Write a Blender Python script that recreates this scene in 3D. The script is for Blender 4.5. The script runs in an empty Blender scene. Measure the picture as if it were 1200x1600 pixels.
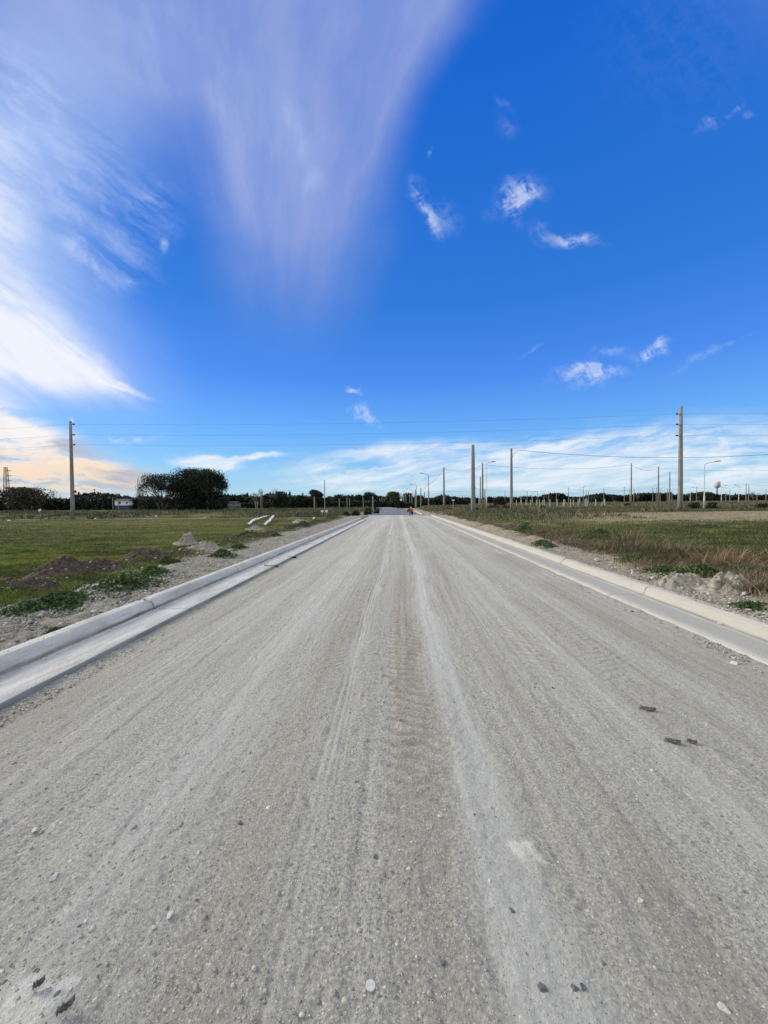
import bpy, math, random
import numpy as np
from mathutils import Matrix, Vector, Euler
R = math.radians
random.seed(7)
rng = np.random.default_rng(11)
sc = bpy.context.scene
col = sc.collection

# ------------------------------------------------------------------ camera
F = 601.0                       # focal length in pixels of the 1200x1600 photograph
CAM = Vector((0, 0, 1.5))
rotm = Matrix.Rotation(R(2.05), 3, 'Z') @ Matrix.Rotation(R(90 - 1.24), 3, 'X') @ Matrix.Rotation(R(-0.52), 3, 'Z')
cd = bpy.data.cameras.new('camera')
cam = bpy.data.objects.new('camera', cd); col.objects.link(cam)
cd.sensor_fit = 'VERTICAL'; cd.sensor_height = 24; cd.sensor_width = 18; cd.lens = 24 * F / 1600
cd.clip_start = 0.02; cd.clip_end = 9000
cam.matrix_world = Matrix.Translation(CAM) @ rotm.to_4x4()
sc.camera = cam

def ray(px, py):
    return rotm @ Vector(((px - 600) / F, (800 - py) / F, -1))
def at(px, py, Y):
    d = ray(px, py); t = Y / d.y
    return CAM + d * t
def ab(px, py):
    d = ray(px, py); return d.x / d.y, d.z / d.y

# ------------------------------------------------------------------ exposure
sc.view_settings.view_transform = 'Standard'; sc.view_settings.look = 'None'
sc.view_settings.gamma = 1; sc.view_settings.use_curve_mapping = False
sc.view_settings.exposure = 0.0
sc.cycles.max_bounces = 4; sc.cycles.diffuse_bounces = 2; sc.cycles.glossy_bounces = 2
sc.cycles.transparent_max_bounces = 4

# ------------------------------------------------------------------ node helper
class NT:
    def __init__(s, tree): s.t = tree; s.n = tree.nodes; s.l = tree.links
    def new(s, typ, **kw):
        n = s.n.new(typ)
        for k, v in kw.items(): setattr(n, k, v)
        return n
    def put(s, sock, v):
        if isinstance(v, bpy.types.NodeSocket): s.l.new(v, sock)
        elif v is not None: sock.default_value = v
    def m(s, op, a, b=None, c=None, clamp=False):
        n = s.new('ShaderNodeMath', operation=op); n.use_clamp = clamp
        s.put(n.inputs[0], a); s.put(n.inputs[1], b); s.put(n.inputs[2], c)
        return n.outputs[0]
    def mul(s, *a):
        o = a[0]
        for b in a[1:]: o = s.m('MULTIPLY', o, b)
        return o
    def mr(s, v, a, b, c=0.0, d=1.0, smooth=True):
        n = s.new('ShaderNodeMapRange', interpolation_type='SMOOTHSTEP' if smooth else 'LINEAR')
        s.put(n.inputs[0], v); s.put(n.inputs[1], a); s.put(n.inputs[2], b); s.put(n.inputs[3], c); s.put(n.inputs[4], d)
        return n.outputs[0]
    def mix(s, f, a, b, mode='MIX'):
        n = s.new('ShaderNodeMix', data_type='RGBA', blend_type=mode)
        s.put(n.inputs[0], f)
        for i, v in ((6, a), (7, b)):
            if isinstance(v, (tuple, list)): v = (v[0], v[1], v[2], 1)
            s.put(n.inputs[i], v)
        return n.outputs[2]
    def noise(s, vec, scale, detail=4, rough=0.55, dist=0.0, dim='3D'):
        n = s.new('ShaderNodeTexNoise', noise_dimensions=dim)
        s.put(n.inputs['Vector'], vec); s.put(n.inputs['Scale'], scale); s.put(n.inputs['Detail'], detail)
        s.put(n.inputs['Roughness'], rough); s.put(n.inputs['Distortion'], dist)
        return n.outputs['Fac']
    def map(s, vec, loc=(0, 0, 0), rot=(0, 0, 0), scale=(1, 1, 1), typ='POINT'):
        n = s.new('ShaderNodeMapping', vector_type=typ)
        s.put(n.inputs[0], vec); n.inputs['Location'].default_value = loc
        n.inputs['Rotation'].default_value = rot; n.inputs['Scale'].default_value = scale
        return n.outputs[0]
    def comb(s, x, y, z=0.0):
        n = s.new('ShaderNodeCombineXYZ'); s.put(n.inputs[0], x); s.put(n.inputs[1], y); s.put(n.inputs[2], z); return n.outputs[0]
    def vadd(s, a, b, op='ADD'):
        n = s.new('ShaderNodeVectorMath', operation=op); s.put(n.inputs[0], a); s.put(n.inputs[1], b); return n.outputs[0]
    def vscale(s, a, k):
        n = s.new('ShaderNodeVectorMath', operation='SCALE'); s.put(n.inputs[0], a); s.put(n.inputs['Scale'], k); return n.outputs[0]

# ------------------------------------------------------------------ sky
SUN_EL, SUN_AZ = 21.0, -66.0          # degrees; azimuth measured clockwise from the road's direction
wd = bpy.data.worlds.new('World'); sc.world = wd; wd.use_nodes = True
w = NT(wd.node_tree)
for n in list(w.n): w.n.remove(n)
sky = w.new('ShaderNodeTexSky', sky_type='NISHITA'); sky.sun_disc = False
sky.sun_elevation = R(SUN_EL); sky.sun_rotation = R(SUN_AZ)
sky.altitude = 50; sky.air_density = 1.0; sky.dust_density = 0.6; sky.ozone_density = 2.2
geo = w.new('ShaderNodeTexCoord')
sep = w.new('ShaderNodeSeparateXYZ'); w.l.new(geo.outputs['Generated'], sep.inputs[0])
dx, dy, dz = sep.outputs
yy = w.m('MAXIMUM', dy, 0.12)
A_ = w.m('DIVIDE', dx, yy); B_ = w.m('DIVIDE', dz, yy)
AB = w.comb(A_, B_, 0.0)
front = w.mr(dy, 0.1, 0.3)
zz = w.m('ADD', w.m('MAXIMUM', dz, 0.0), 0.06)
PL = w.comb(w.m('DIVIDE', dx, zz), w.m('DIVIDE', dy, zz), 0.0)      # where the ray meets a cloud layer overhead
# warped tangent coordinates for wispy outlines
def warp(vec, scale, amt, sx=1.0):
    n = w.new('ShaderNodeTexNoise'); w.put(n.inputs['Vector'], w.map(vec, scale=(sx, 1, 1))); n.inputs['Scale'].default_value = scale
    n.inputs['Detail'].default_value = 5; n.inputs['Roughness'].default_value = 0.6
    return w.vadd(vec, w.vscale(w.vadd(n.outputs['Color'], (0.5, 0.5, 0.5), 'SUBTRACT'), amt))
ABw = warp(AB, 3.2, 0.22)
ABs = warp(AB, 7.0, 0.055)
ABl = warp(AB, 2.4, 0.10)
def blob(vec, px, py, rx, ry, ang, inner=0.0, outer=1.0):
    """soft ellipse: centre/radii in photograph pixels turned into a patch of sky direction"""
    a, b = ab(px, py)
    n = w.new('ShaderNodeTexGradient', gradient_type='SPHERICAL'); w.put(n.inputs[0], vec); tm = n.texture_mapping
    tm.vector_type = 'TEXTURE'; tm.translation = (a, b, 0); tm.rotation = (0, 0, R(ang)); tm.scale = (rx / F, ry / F, 1)
    return w.mr(n.outputs['Fac'], 0.0, 1.0 - inner, 0.0, 1.0)
def bsum(*specs):
    o = None
    for sp_ in specs:
        k = sp_[-1]; q = blob(*sp_[:-1])
        if k != 1.0: q = w.m('MULTIPLY', q, k)
        o = q if o is None else w.m('ADD', o, q)
    return w.m('MINIMUM', o, 1.0)
def vsum(lst):
    o = lst[0]
    for k in lst[1:]: o = w.m('ADD', o, k)
    return w.m('MINIMUM', o, 1.0)
# --- blue base graded from the physical sky
hs = w.new('ShaderNodeHueSaturation'); w.l.new(sky.outputs[0], hs.inputs['Color'])
hs.inputs['Saturation'].default_value = 1.25; hs.inputs['Hue'].default_value = 0.5; hs.inputs['Value'].default_value = 1.0
base = hs.outputs[0]
STR = 0.085
def lin(c): return tuple((((v / 255) / 12.92) if v / 255 <= 0.04045 else ((v / 255 + 0.055) / 1.055) ** 2.4) / STR for v in c)
cr = w.new('ShaderNodeValToRGB'); w.l.new(w.m('MAXIMUM', dz, 0.0), cr.inputs[0])
stops = [(0.0, (178, 214, 226)), (0.07, (152, 205, 240)), (0.17, (110, 180, 250)), (0.30, (77, 143, 242)), (0.45, (50, 124, 220)), (0.75, (24, 104, 212)), (1.0, (20, 92, 196))]
el = cr.color_ramp.elements
el[0].position = 0; el[1].position = 1
for p, c in stops[1:-1]: el.new(p)
for e, (p, c) in zip(sorted(el, key=lambda q: q.position), stops):
    l3 = lin(c); e.color = (l3[0] * STR, l3[1] * STR, l3[2] * STR, 1)
ramp = w.mix(1.0, cr.outputs[0], (1 / STR,) * 3, 'MULTIPLY')
base = w.mix(1.0, base, (0.9, 1.3, 2.1), 'MULTIPLY')
base = w.mix(0.88, base, ramp)
K = 1.0
skyc = base
def over(cur, alpha, colr):
    return w.mix(alpha, cur, tuple(c * K for c in colr) if isinstance(colr, tuple) else colr)
# --- A: lavender veil spreading overhead
def fib(vec, ang, sx, scale, detail=7, rough=0.6, loc=(0, 0, 0)):
    """noise drawn out along the direction ang (degrees in the tangent plane)"""
    return w.noise(w.map(vec, loc=loc, rot=(0, 0, R(ang)), scale=(1 / sx, 1, 1), typ='TEXTURE'), scale, detail, rough)
def ridge(n, k=7.0): return w.m('MAXIMUM', w.m('SUBTRACT', 1.0, w.mul(w.m('ABSOLUTE', w.m('SUBTRACT', n, 0.5)), k)), 0.0)
ABv = warp(AB, 1.6, 0.16)
va = bsum((ABv, 420, -120, 400, 330, 4, 0.5, 1.0), (ABv, 490, 160, 190, 270, -16, 0.2, 1.0), (ABv, 560, -10, 185, 350, -22, 0.4, 1.0), (ABv, 465, 330, 190, 260, -6, 0.0, 1.0), (ABv, 150, 20, 330, 260, 30, 0.2, 0.85), (ABv, 330, 180, 200, 210, -20, 0.0, 0.55))
fa, fb = ab(440, 820)
sv_ = w.new('ShaderNodeSeparateXYZ'); w.l.new(ABl, sv_.inputs[0])
ua = w.m('SUBTRACT', sv_.outputs[0], fa); ub = w.m('SUBTRACT', sv_.outputs[1], fb)
FAN = w.comb(w.m('ARCTAN2', ua, ub), w.mul(w.m('SQRT', w.m('ADD', w.mul(ua, ua), w.mul(ub, ub))), 0.22))      # fibres fan out from low ahead
fibV = w.noise(FAN, 13.0, 7, 0.58); fibV2 = w.noise(FAN, 5.5, 6, 0.6)
alA = w.mul(va, w.mr(fibV, 0.32, 0.66, 0.86, 1.0), w.mr(fibV2, 0.35, 0.62, 0.76, 1.0), front)
skyc = over(skyc, w.m('MULTIPLY', alA, 0.93), lin((147, 166, 222)))
brA = w.mul(bsum((ABv, 262, 60, 90, 190, 30, 0.0, 1.0), (ABw, 465, 200, 24, 70, 18, 0.8), (ABw, 495, 275, 34, 40, 0, 0.6), (ABv, 400, 210, 160, 220, 20, 0.5), (ABv, 600, 60, 60, 150, -20, 0.35)), w.mr(fibV2, 0.40, 0.60, 0.25, 1.0), front)
skyc = over(skyc, w.m('MULTIPLY', brA, 0.55), lin((180, 198, 244)))
# bright unseen cloud added above and behind the viewer for neutral ground light
behind = w.mul(w.mr(dy, 0.60, 0.15), w.mr(dz, 0.02, 0.2))
bn = w.noise(w.map(PL, scale=(1, 0.6, 1)), 1.3, 5, 0.6)
skyc = over(skyc, w.mul(behind, w.mr(bn, 0.3, 0.6, 0.55, 0.97)), (14.2, 14.3, 13.2))
# --- B: bright cirrus on the left
fibL = fib(ABl, -38, 0.12, 20.0, 8, 0.62)
fibL2 = fib(ABl, -33, 0.18, 8.0, 7, 0.6, (5, 2, 0))
fibM = fib(ABw, -42, 0.30, 9.0, 7, 0.6, (9, 4, 0))
fl_ = w.m('MINIMUM', w.m('ADD', w.mul(w.mr(fibL, 0.38, 0.62), 0.45), w.mul(w.mr(fibL2, 0.35, 0.62), 0.75)), 1.0)
soft = w.mul(bsum((ABv, -80, 400, 360, 300, -40, 0.0, 0.95), (ABv, 60, 510, 330, 150, -30, 0.0, 0.8), (ABv, 60, 180, 280, 260, 20, 0.0, 0.6)), front)
skyc = over(skyc, w.mul(soft, w.mr(fibL2, 0.2, 0.7, 0.55, 1.0)), lin((180, 206, 250)))
vb = bsum((ABl, -70, 470, 330, 130, -34, 0.15, 1.0), (ABl, 20, 540, 210, 62, -22, 0.1, 0.9), (ABw, -60, 330, 150, 230, 10, 0.1, 0.85), (ABl, 100, 555, 190, 36, -30, 0.1, 1.0), (ABl, 195, 603, 75, 9, -20, 0.1, 0.9))
skyc = over(skyc, w.mul(vb, fl_, front), lin((242, 245, 255)))
skyc = over(skyc, w.mul(w.m('MINIMUM', w.m('ADD', blob(ABv, -50, 500, 260, 120, -30, 0.05), w.mul(blob(ABv, 60, 560, 170, 50, -26, 0.1), .8)), 1.0), w.mr(fibL2, 0.3, 0.55, 0.3, 0.97), front), lin((240, 244, 255)))
wreg = bsum((ABw, 90, 270, 200, 160, -40, 0.2, 0.8), (ABw, 170, 400, 120, 60, -35, 0.2, 1.0), (ABw, 20, 160, 90, 170, 10, 0.2, 0.9), (ABw, 230, 330, 80, 90, -40, 0.1, 0.7))
fil = w.m('MAXIMUM', ridge(fibM, 5.5), w.mul(ridge(fibL2, 7.0), .7))
skyc = over(skyc, w.mul(wreg, fil, w.mr(fibL, 0.38, 0.60, 0.0, 1.0), front, 0.42), lin((200, 217, 254)))
wis = bsum((ABw, 150, 392, 85, 15, -40, 0.0, 1.0), (ABw, 205, 425, 60, 12, -30, 0.0, 0.6), (ABw, 100, 300, 140, 20, -42, 0.4), (ABw, 225, 300, 90, 14, -36, 0.35), (ABs, 258, 383, 11, 16, 0, 0.6))
alW = w.mul(wis, w.mr(fibM, 0.36, 0.60, 0.1, 1.0), front)
skyc = over(skyc, w.m('MULTIPLY', alW, 0.75), lin((205, 221, 255)))
# --- D: streaky band above the horizon, drawn on the cloud layer so that it flattens with distance
fibH = fib(ABl, 7, 0.10, 44.0, 7, 0.6)
fibH2 = fib(ABl, 9, 0.16, 16.0, 7, 0.62, (2, 7, 0))
vd = bsum((ABs, 870, 726, 540, 56, 1, 0.3, 1.0), (ABs, 1100, 716, 380, 84, 3, 0.2, 1.0), (ABs, 620, 728, 230, 44, 4, 0.2, 0.9), (ABs, 318, 720, 74, 17, -3, 0.3, 1.4), (ABs, 345, 728, 30, 12, 30, 0.2, 1.0), (ABs, 400, 713, 100, 6, 3, 0.1, 1.0), (ABs, 640, 760, 330, 18, 0, 0.2, 0.5))
alD = w.mul(vd, w.m('MINIMUM', w.m('ADD', w.mul(w.mr(fibH, 0.38, 0.64), 0.5), w.mul(w.mr(fibH2, 0.38, 0.60), 0.62)), 1.0), front)
skyc = over(skyc, w.m('MULTIPLY', alD, 0.96), lin((232, 241, 250)))
# --- C: sunset-lit layers low on the left
vc = w.mul(bsum((ABs, -80, 705, 390, 82, -10, 0.35, 1.0), (ABs, 140, 742, 170, 30, -4, 0.15, 1.0), (ABl, -50, 655, 330, 80, -24, 0.25, 1.0)), front)
fibC = fib(ABl, -7, 0.12, 26.0, 7, 0.6, (1, 1, 0))
fibC2 = fib(ABl, -9, 0.2, 13.0, 6, 0.55, (4, 1, 0))
warm = w.mix(w.mr(B_, 0.21, 0.07), lin((250, 246, 246)), lin((250, 224, 196)))
skyc = over(skyc, w.mul(vc, w.mr(fibC, 0.36, 0.54, 0.35, 1.0)), warm)
grey = w.mul(vc, w.m('MAXIMUM', w.mul(w.mr(fibC2, 0.45, 0.56), w.mr(fibC, 0.62, 0.42, 0.35, 1.0)), w.mul(w.mr(fibC, 0.46, 0.38), 0.7)), w.mr(B_, 0.26, 0.18), 0.85)
skyc = over(skyc, grey, lin((176, 182, 200)))
skyc = over(skyc, w.mul(w.mr(B_, 0.045, 0.01), w.mr(A_, -0.3, -0.7), front, 0.7), lin((205, 212, 214)))
# --- E: small puffs
puffs = [(806, 300, 40, 20, 28, 1.0), (800, 325, 22, 16, -30, .9), (832, 298, 30, 10, 5, .7), (900, 368, 40, 8, -8, 1.0), (852, 350, 18, 12, 30, .35), (662, 325, 38, 9, -62, .8), (690, 335, 26, 16, -60, .5), (655, 290, 20, 12, -60, .3),
         (905, 588, 38, 15, 12, 1.15), (935, 579, 34, 8, 4, 1.1), (1025, 541, 20, 9, 4, 1.1), (1000, 547, 26, 7, 10, .5), (1046, 532, 14, 3, 5, .4), (950, 547, 26, 6, 14, .5), (565, 651, 22, 8, -14, 1.2), (556, 642, 14, 8, 40, .6), (547, 619, 9, 4, 0, .9), (1100, 196, 18, 9, 32, .6), (1120, 188, 12, 7, 10, .6),
         (1144, 158, 14, 5, 50, .5), (1161, 171, 7, 6, 30, .5), (785, 190, 24, 12, -20, .25), (788, 163, 16, 5, -30, .3), (1100, 562, 56, 5, 22, .4), (815, 558, 14, 4, 40, .4), (185, 676, 26, 4, -14, 1.0),
         (228, 688, 30, 5, 0, .8), (100, 645, 5, 3, 0, 1.2), (687, 232, 4, 8, -20, .6), (1060, 60, 110, 90, 40, .10)]
ve = None
for x, y, rx, ry, an, k in puffs:
    q_ = w.mul(blob(ABw, x, y, rx * 1.7, ry * 2.0, an, 0.0), k); ve = q_ if ve is None else w.m('ADD', ve, q_)
ve = w.m('MINIMUM', ve, 1.0)
ABe = warp(AB, 11.0, 0.05)
fibE = fib(ABe, 28, 0.35, 44.0, 8, 0.66)
fibE2 = fib(ABe, -58, 0.3, 26.0, 8, 0.64)
ve2 = w.mul(ve, ve)
alE = w.mul(w.m('ADD', w.mul(ve, .35), w.mul(ve2, .65)), w.m('MINIMUM', w.m('ADD', w.mul(w.mr(fibE, 0.42, 0.62), 0.6), w.mul(w.mr(fibE2, 0.42, 0.60), 0.7)), 1.0), front)
skyc = over(skyc, w.m('MINIMUM', w.m('MULTIPLY', alE, 0.72), 0.66), lin((214, 226, 252)))
bg = w.new('ShaderNodeBackground'); w.l.new(skyc, bg.inputs[0]); bg.inputs[1].default_value = STR
wo = w.new('ShaderNodeOutputWorld'); w.l.new(bg.outputs[0], wo.inputs[0])
wd.cycles.sampling_method = 'MANUAL'; wd.cycles.sample_map_resolution = 1024

# ------------------------------------------------------------------ sun (low, veiled by thin cloud)
sd = bpy.data.lights.new('sun', 'SUN'); sd.energy = 4.4; sd.angle = R(20); sd.color = (1.0, 0.90, 0.74)
so = bpy.data.objects.new('sun', sd); col.objects.link(so)
sv = Vector((math.sin(R(SUN_AZ)) * math.cos(R(SUN_EL)), math.cos(R(SUN_AZ)) * math.cos(R(SUN_EL)), math.sin(R(SUN_EL))))
so.rotation_euler = sv.to_track_quat('Z', 'Y').to_euler(); so.location = (-20, 10, 30)

# ================================================================== helpers
def fade(t): return t * t * (3 - 2 * t)
def vnoise(x, y, seed=0):
    x = np.asarray(x, float); y = np.asarray(y, float)
    xi = np.floor(x).astype(np.int64); yi = np.floor(y).astype(np.int64)
    xf = fade(x - xi); yf = fade(y - yi)
    def h(i, j):
        n = (i * 374761393 + j * 668265263 + seed * 1442695041) & 0xffffffff
        n = ((n ^ (n >> 13)) * 1274126177) & 0xffffffff
        return ((n ^ (n >> 16)) & 0xffff) / 65535.0
    return (h(xi, yi) * (1 - xf) + h(xi + 1, yi) * xf) * (1 - yf) + (h(xi, yi + 1) * (1 - xf) + h(xi + 1, yi + 1) * xf) * yf
def fbm(x, y, oct=4, seed=0, rough=0.5):
    o = 0; a = 1; t = 0
    for k in range(oct):
        o = o + a * vnoise(x * 2 ** k, y * 2 ** k, seed + k * 17); t += a; a *= rough
    return o / t * 2 - 1
def ss(v, a, b):
    t = np.clip((np.asarray(v, float) - a) / (b - a), 0, 1); return t * t * (3 - 2 * t)

def nmesh(name, verts, faces, mat, parent=None, smooth=False, attrs=None):
    """verts (n,3), faces (m,k) array -> ONE mesh object"""
    verts = np.asarray(verts, np.float32); faces = np.asarray(faces, np.int32)
    me = bpy.data.meshes.new(name)
    nf, k = faces.shape
    me.vertices.add(len(verts)); me.vertices.foreach_set('co', verts.ravel())
    me.loops.add(nf * k); me.loops.foreach_set('vertex_index', faces.ravel())
    me.polygons.add(nf); me.polygons.foreach_set('loop_start', np.arange(0, nf * k, k, dtype=np.int32))
    me.polygons.foreach_set('loop_total', np.full(nf, k, np.int32))
    if smooth: me.polygons.foreach_set('use_smooth', np.ones(nf, bool))
    me.update(calc_edges=True)
    for an, av in (attrs or {}).items():
        av = np.asarray(av, np.float32)
        if av.ndim == 1:
            t = me.attributes.new(an, 'FLOAT', 'POINT'); t.data.foreach_set('value', av)
        else:
            t = me.attributes.new(an, 'FLOAT_COLOR', 'POINT'); t.data.foreach_set('color', np.hstack([av, np.ones((len(av), 1), np.float32)]).astype(np.float32).ravel())
    if mat: me.materials.append(mat)
    o = bpy.data.objects.new(name, me); col.objects.link(o)
    if parent: o.parent = parent
    return o
def grid(xs, ys, zf):
    X, Y = np.meshgrid(xs, ys)
    Z = zf(X, Y)
    nx, ny = len(xs), len(ys)
    i = np.arange(nx * ny).reshape(ny, nx)
    f = np.stack([i[:-1, :-1], i[:-1, 1:], i[1:, 1:], i[1:, :-1]], -1).reshape(-1, 4)
    return X, Y, np.stack([X.ravel(), Y.ravel(), Z.ravel()], -1), f
def tag(o, label, cat, group=None):
    o['label'] = label; o['category'] = cat
    if group: o['group'] = group
    return o
def setting(o, kind='structure', label=None):
    o['kind'] = kind
    if label: o['label'] = label
    return o
def empty(name, loc, rz=0.0):
    o = bpy.data.objects.new(name, None); col.objects.link(o); o.location = loc; o.rotation_euler = (0, 0, rz); o.empty_display_size = 0.3
    return o
class MB:
    """collects shapes; build() links them as ONE mesh object"""
    def __init__(s): s.v = []; s.f = []
    def add(s, v, f):
        b = len(s.v); s.v += [tuple(p) for p in v]; s.f += [tuple(b + i for i in q) for q in f]
    def box(s, c, size, rot=None):
        hx, hy, hz = size[0] / 2, size[1] / 2, size[2] / 2
        M = Euler(rot).to_matrix() if rot else Matrix.Identity(3)
        P = [M @ Vector((sx * hx, sy * hy, sz * hz)) + Vector(c) for sz in (-1, 1) for sy in (-1, 1) for sx in (-1, 1)]
        s.add(P, [(0, 2, 3, 1), (4, 5, 7, 6), (0, 1, 5, 4), (2, 6, 7, 3), (0, 4, 6, 2), (1, 3, 7, 5)])
    def tube(s, pts, radii, n=8, cap=True):
        pts = [Vector(p) for p in pts]
        if not hasattr(radii, '__len__'): radii = [radii] * len(pts)
        base = len(s.v); up = None
        for i, p in enumerate(pts):
            d = (pts[min(i + 1, len(pts) - 1)] - pts[max(i - 1, 0)])
            d = d.normalized() if d.length > 1e-9 else Vector((0, 0, 1))
            if up is None: up = d.orthogonal().normalized()
            up = (up - d * up.dot(d)); up = up.normalized() if up.length > 1e-6 else d.orthogonal().normalized()
            q = d.cross(up)
            for k in range(n):
                a = 2 * math.pi * k / n
                s.v.append(tuple(p + (up * math.cos(a) + q * math.sin(a)) * radii[i]))
        for i in range(len(pts) - 1):
            for k in range(n):
                a = base + i * n + k; b = base + i * n + (k + 1) % n
                s.f.append((a, b, b + n, a + n))
        if cap:
            s.f.append(tuple(base + k for k in reversed(range(n))))
            e = base + (len(pts) - 1) * n
            s.f.append(tuple(e + k for k in range(n)))
    def build(s, name, mat, parent=None, smooth=False):
        me = bpy.data.meshes.new(name); me.from_pydata(s.v, [], s.f)
        if smooth:
            me.polygons.foreach_set('use_smooth', np.array([len(p.vertices) <= 4 for p in me.polygons]))
        me.materials.append(mat); me.update()
        o = bpy.data.objects.new(name, me); col.objects.link(o)
        if parent: o.parent = parent
        return o
def copy_thing(root):
    r = root.copy(); col.objects.link(r)
    for ch in root.children:
        c = ch.copy(); col.objects.link(c); c.parent = r
        for g in ch.children:
            d = g.copy(); col.objects.link(d); d.parent = c
    return r

# ------------------------------------------------------------------ materials
def material(name, rough=0.9, spec=0.2):
    m = bpy.data.materials.new(name); m.use_nodes = True
    t = NT(m.node_tree); b = t.n['Principled BSDF']
    b.inputs['Roughness'].default_value = rough; b.inputs['Specular IOR Level'].default_value = spec
    tc = t.new('ShaderNodeTexCoord').outputs['Object']
    return m, t, b, tc
def bump(t, b, h, strength=0.5, dist=0.02):
    n = t.new('ShaderNodeBump'); n.inputs['Strength'].default_value = strength; n.inputs['Distance'].default_value = dist
    t.put(n.inputs['Height'], h); t.l.new(n.outputs[0], b.inputs['Normal'])
def attr(t, name, typ='Fac'):
    n = t.new('ShaderNodeAttribute'); n.attribute_name = name; return n.outputs[typ]
def simple(name, c1, c2, scale=3.0, rough=0.85, spec=0.2, bs=0.0, stretch=(1, 1, 1), metal=0.0):
    m, t, b, tc = material(name, rough, spec)
    nz = t.noise(t.map(tc, scale=stretch), scale, 5, 0.6)
    t.put(b.inputs['Base Color'], t.mix(t.mr(nz, 0.3, 0.7), c1, c2)); b.inputs['Metallic'].default_value = metal
    if bs: bump(t, b, nz, bs, 0.01)
    return m
def leafmat(name, trans=0.25, rough=0.7):
    m, t, b, tc = material(name, rough, 0.25)
    c = attr(t, 'tone', 'Color'); t.put(b.inputs['Base Color'], c)
    return m
M_LEAF = leafmat('foliage')
M_GRASS = leafmat('grass_blades')
M_BARK = simple('bark', (0.05, 0.042, 0.035), (0.10, 0.085, 0.07), 6, 0.95, 0.1, 0.4, (1, 1, 0.3))
M_TWIG = simple('pale_twig', (0.11, 0.10, 0.085), (0.17, 0.15, 0.125), 3, 0.95, 0.1)
# pole concrete: paler, damp-stained lower part, formwork bands
m, t, b, tc = material('pole_concrete', 0.9, 0.2)
nz = t.noise(t.map(tc, scale=(1, 1, 0.25)), 7, 5, 0.6); nf = t.noise(tc, 60, 3, 0.6)
c = t.mix(t.mr(nz, 0.3, 0.7), (0.145, 0.145, 0.14), (0.25, 0.25, 0.24))
c = t.mix(t.mr(nf, 0.6, 0.75, 0, 0.35), c, (0.12, 0.11, 0.10))
t.put(b.inputs['Base Color'], c); bump(t, b, nf, 0.3, 0.01); M_POLE = m
M_WOODPOLE = simple('weathered_wood', (0.12, 0.09, 0.065), (0.22, 0.18, 0.14), 9, 0.95, 0.1, 0.3, (1, 1, 0.1))
M_GALV = simple('galvanised_steel', (0.36, 0.37, 0.38), (0.46, 0.46, 0.46), 5, 0.5, 0.5, 0, metal=0.3)
M_DARKM = simple('dark_insulator', (0.035, 0.03, 0.03), (0.07, 0.06, 0.055), 8, 0.4, 0.5)
M_WIRE = simple('cable_black', (0.03, 0.035, 0.045), (0.05, 0.055, 0.07), 8, 0.6, 0.3)
M_ALUW = simple('aluminium_wire', (0.10, 0.13, 0.2), (0.14, 0.17, 0.24), 8, 0.6, 0.3)
M_POST = simple('precast_post', (0.30, 0.30, 0.28), (0.44, 0.44, 0.42), 5, 0.9, 0.2, 0.2)
M_RUST = simple('red_oxide_steel', (0.16, 0.045, 0.035), (0.24, 0.09, 0.07), 6, 0.7, 0.3)
M_WHITE = simple('dirty_white_paint', (0.55, 0.55, 0.53), (0.74, 0.74, 0.72), 4, 0.7, 0.3)
M_BLUEP = simple('dark_blue_paint', (0.02, 0.035, 0.11), (0.03, 0.05, 0.16), 4, 0.6, 0.3)
M_GREENP = simple('green_sign_paint', (0.02, 0.09, 0.05), (0.03, 0.13, 0.07), 4, 0.5, 0.4)
M_DARKGL = simple('dark_opening', (0.015, 0.018, 0.025), (0.03, 0.03, 0.04), 4, 0.2, 0.5)
M_TANK = simple('grey_tank', (0.42, 0.42, 0.42), (0.60, 0.60, 0.60), 2, 0.7, 0.3, 0, (1, 1, 0.2))
M_STONEW = simple('chalky_stone', (0.36, 0.35, 0.325), (0.60, 0.59, 0.56), 18, 0.95, 0.1, 0.6)
M_STONED = simple('dark_stone', (0.05, 0.055, 0.062), (0.15, 0.155, 0.16), 30, 0.6, 0.4, 0.5)
M_SOIL = simple('grey_rubble', (0.16, 0.145, 0.125), (0.34, 0.32, 0.285), 12, 1.0, 0.1, 0.8)
M_TARP = simple('white_sheeting', (0.5, 0.5, 0.48), (0.72, 0.72, 0.70), 6, 0.6, 0.3, 0.3)

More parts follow.
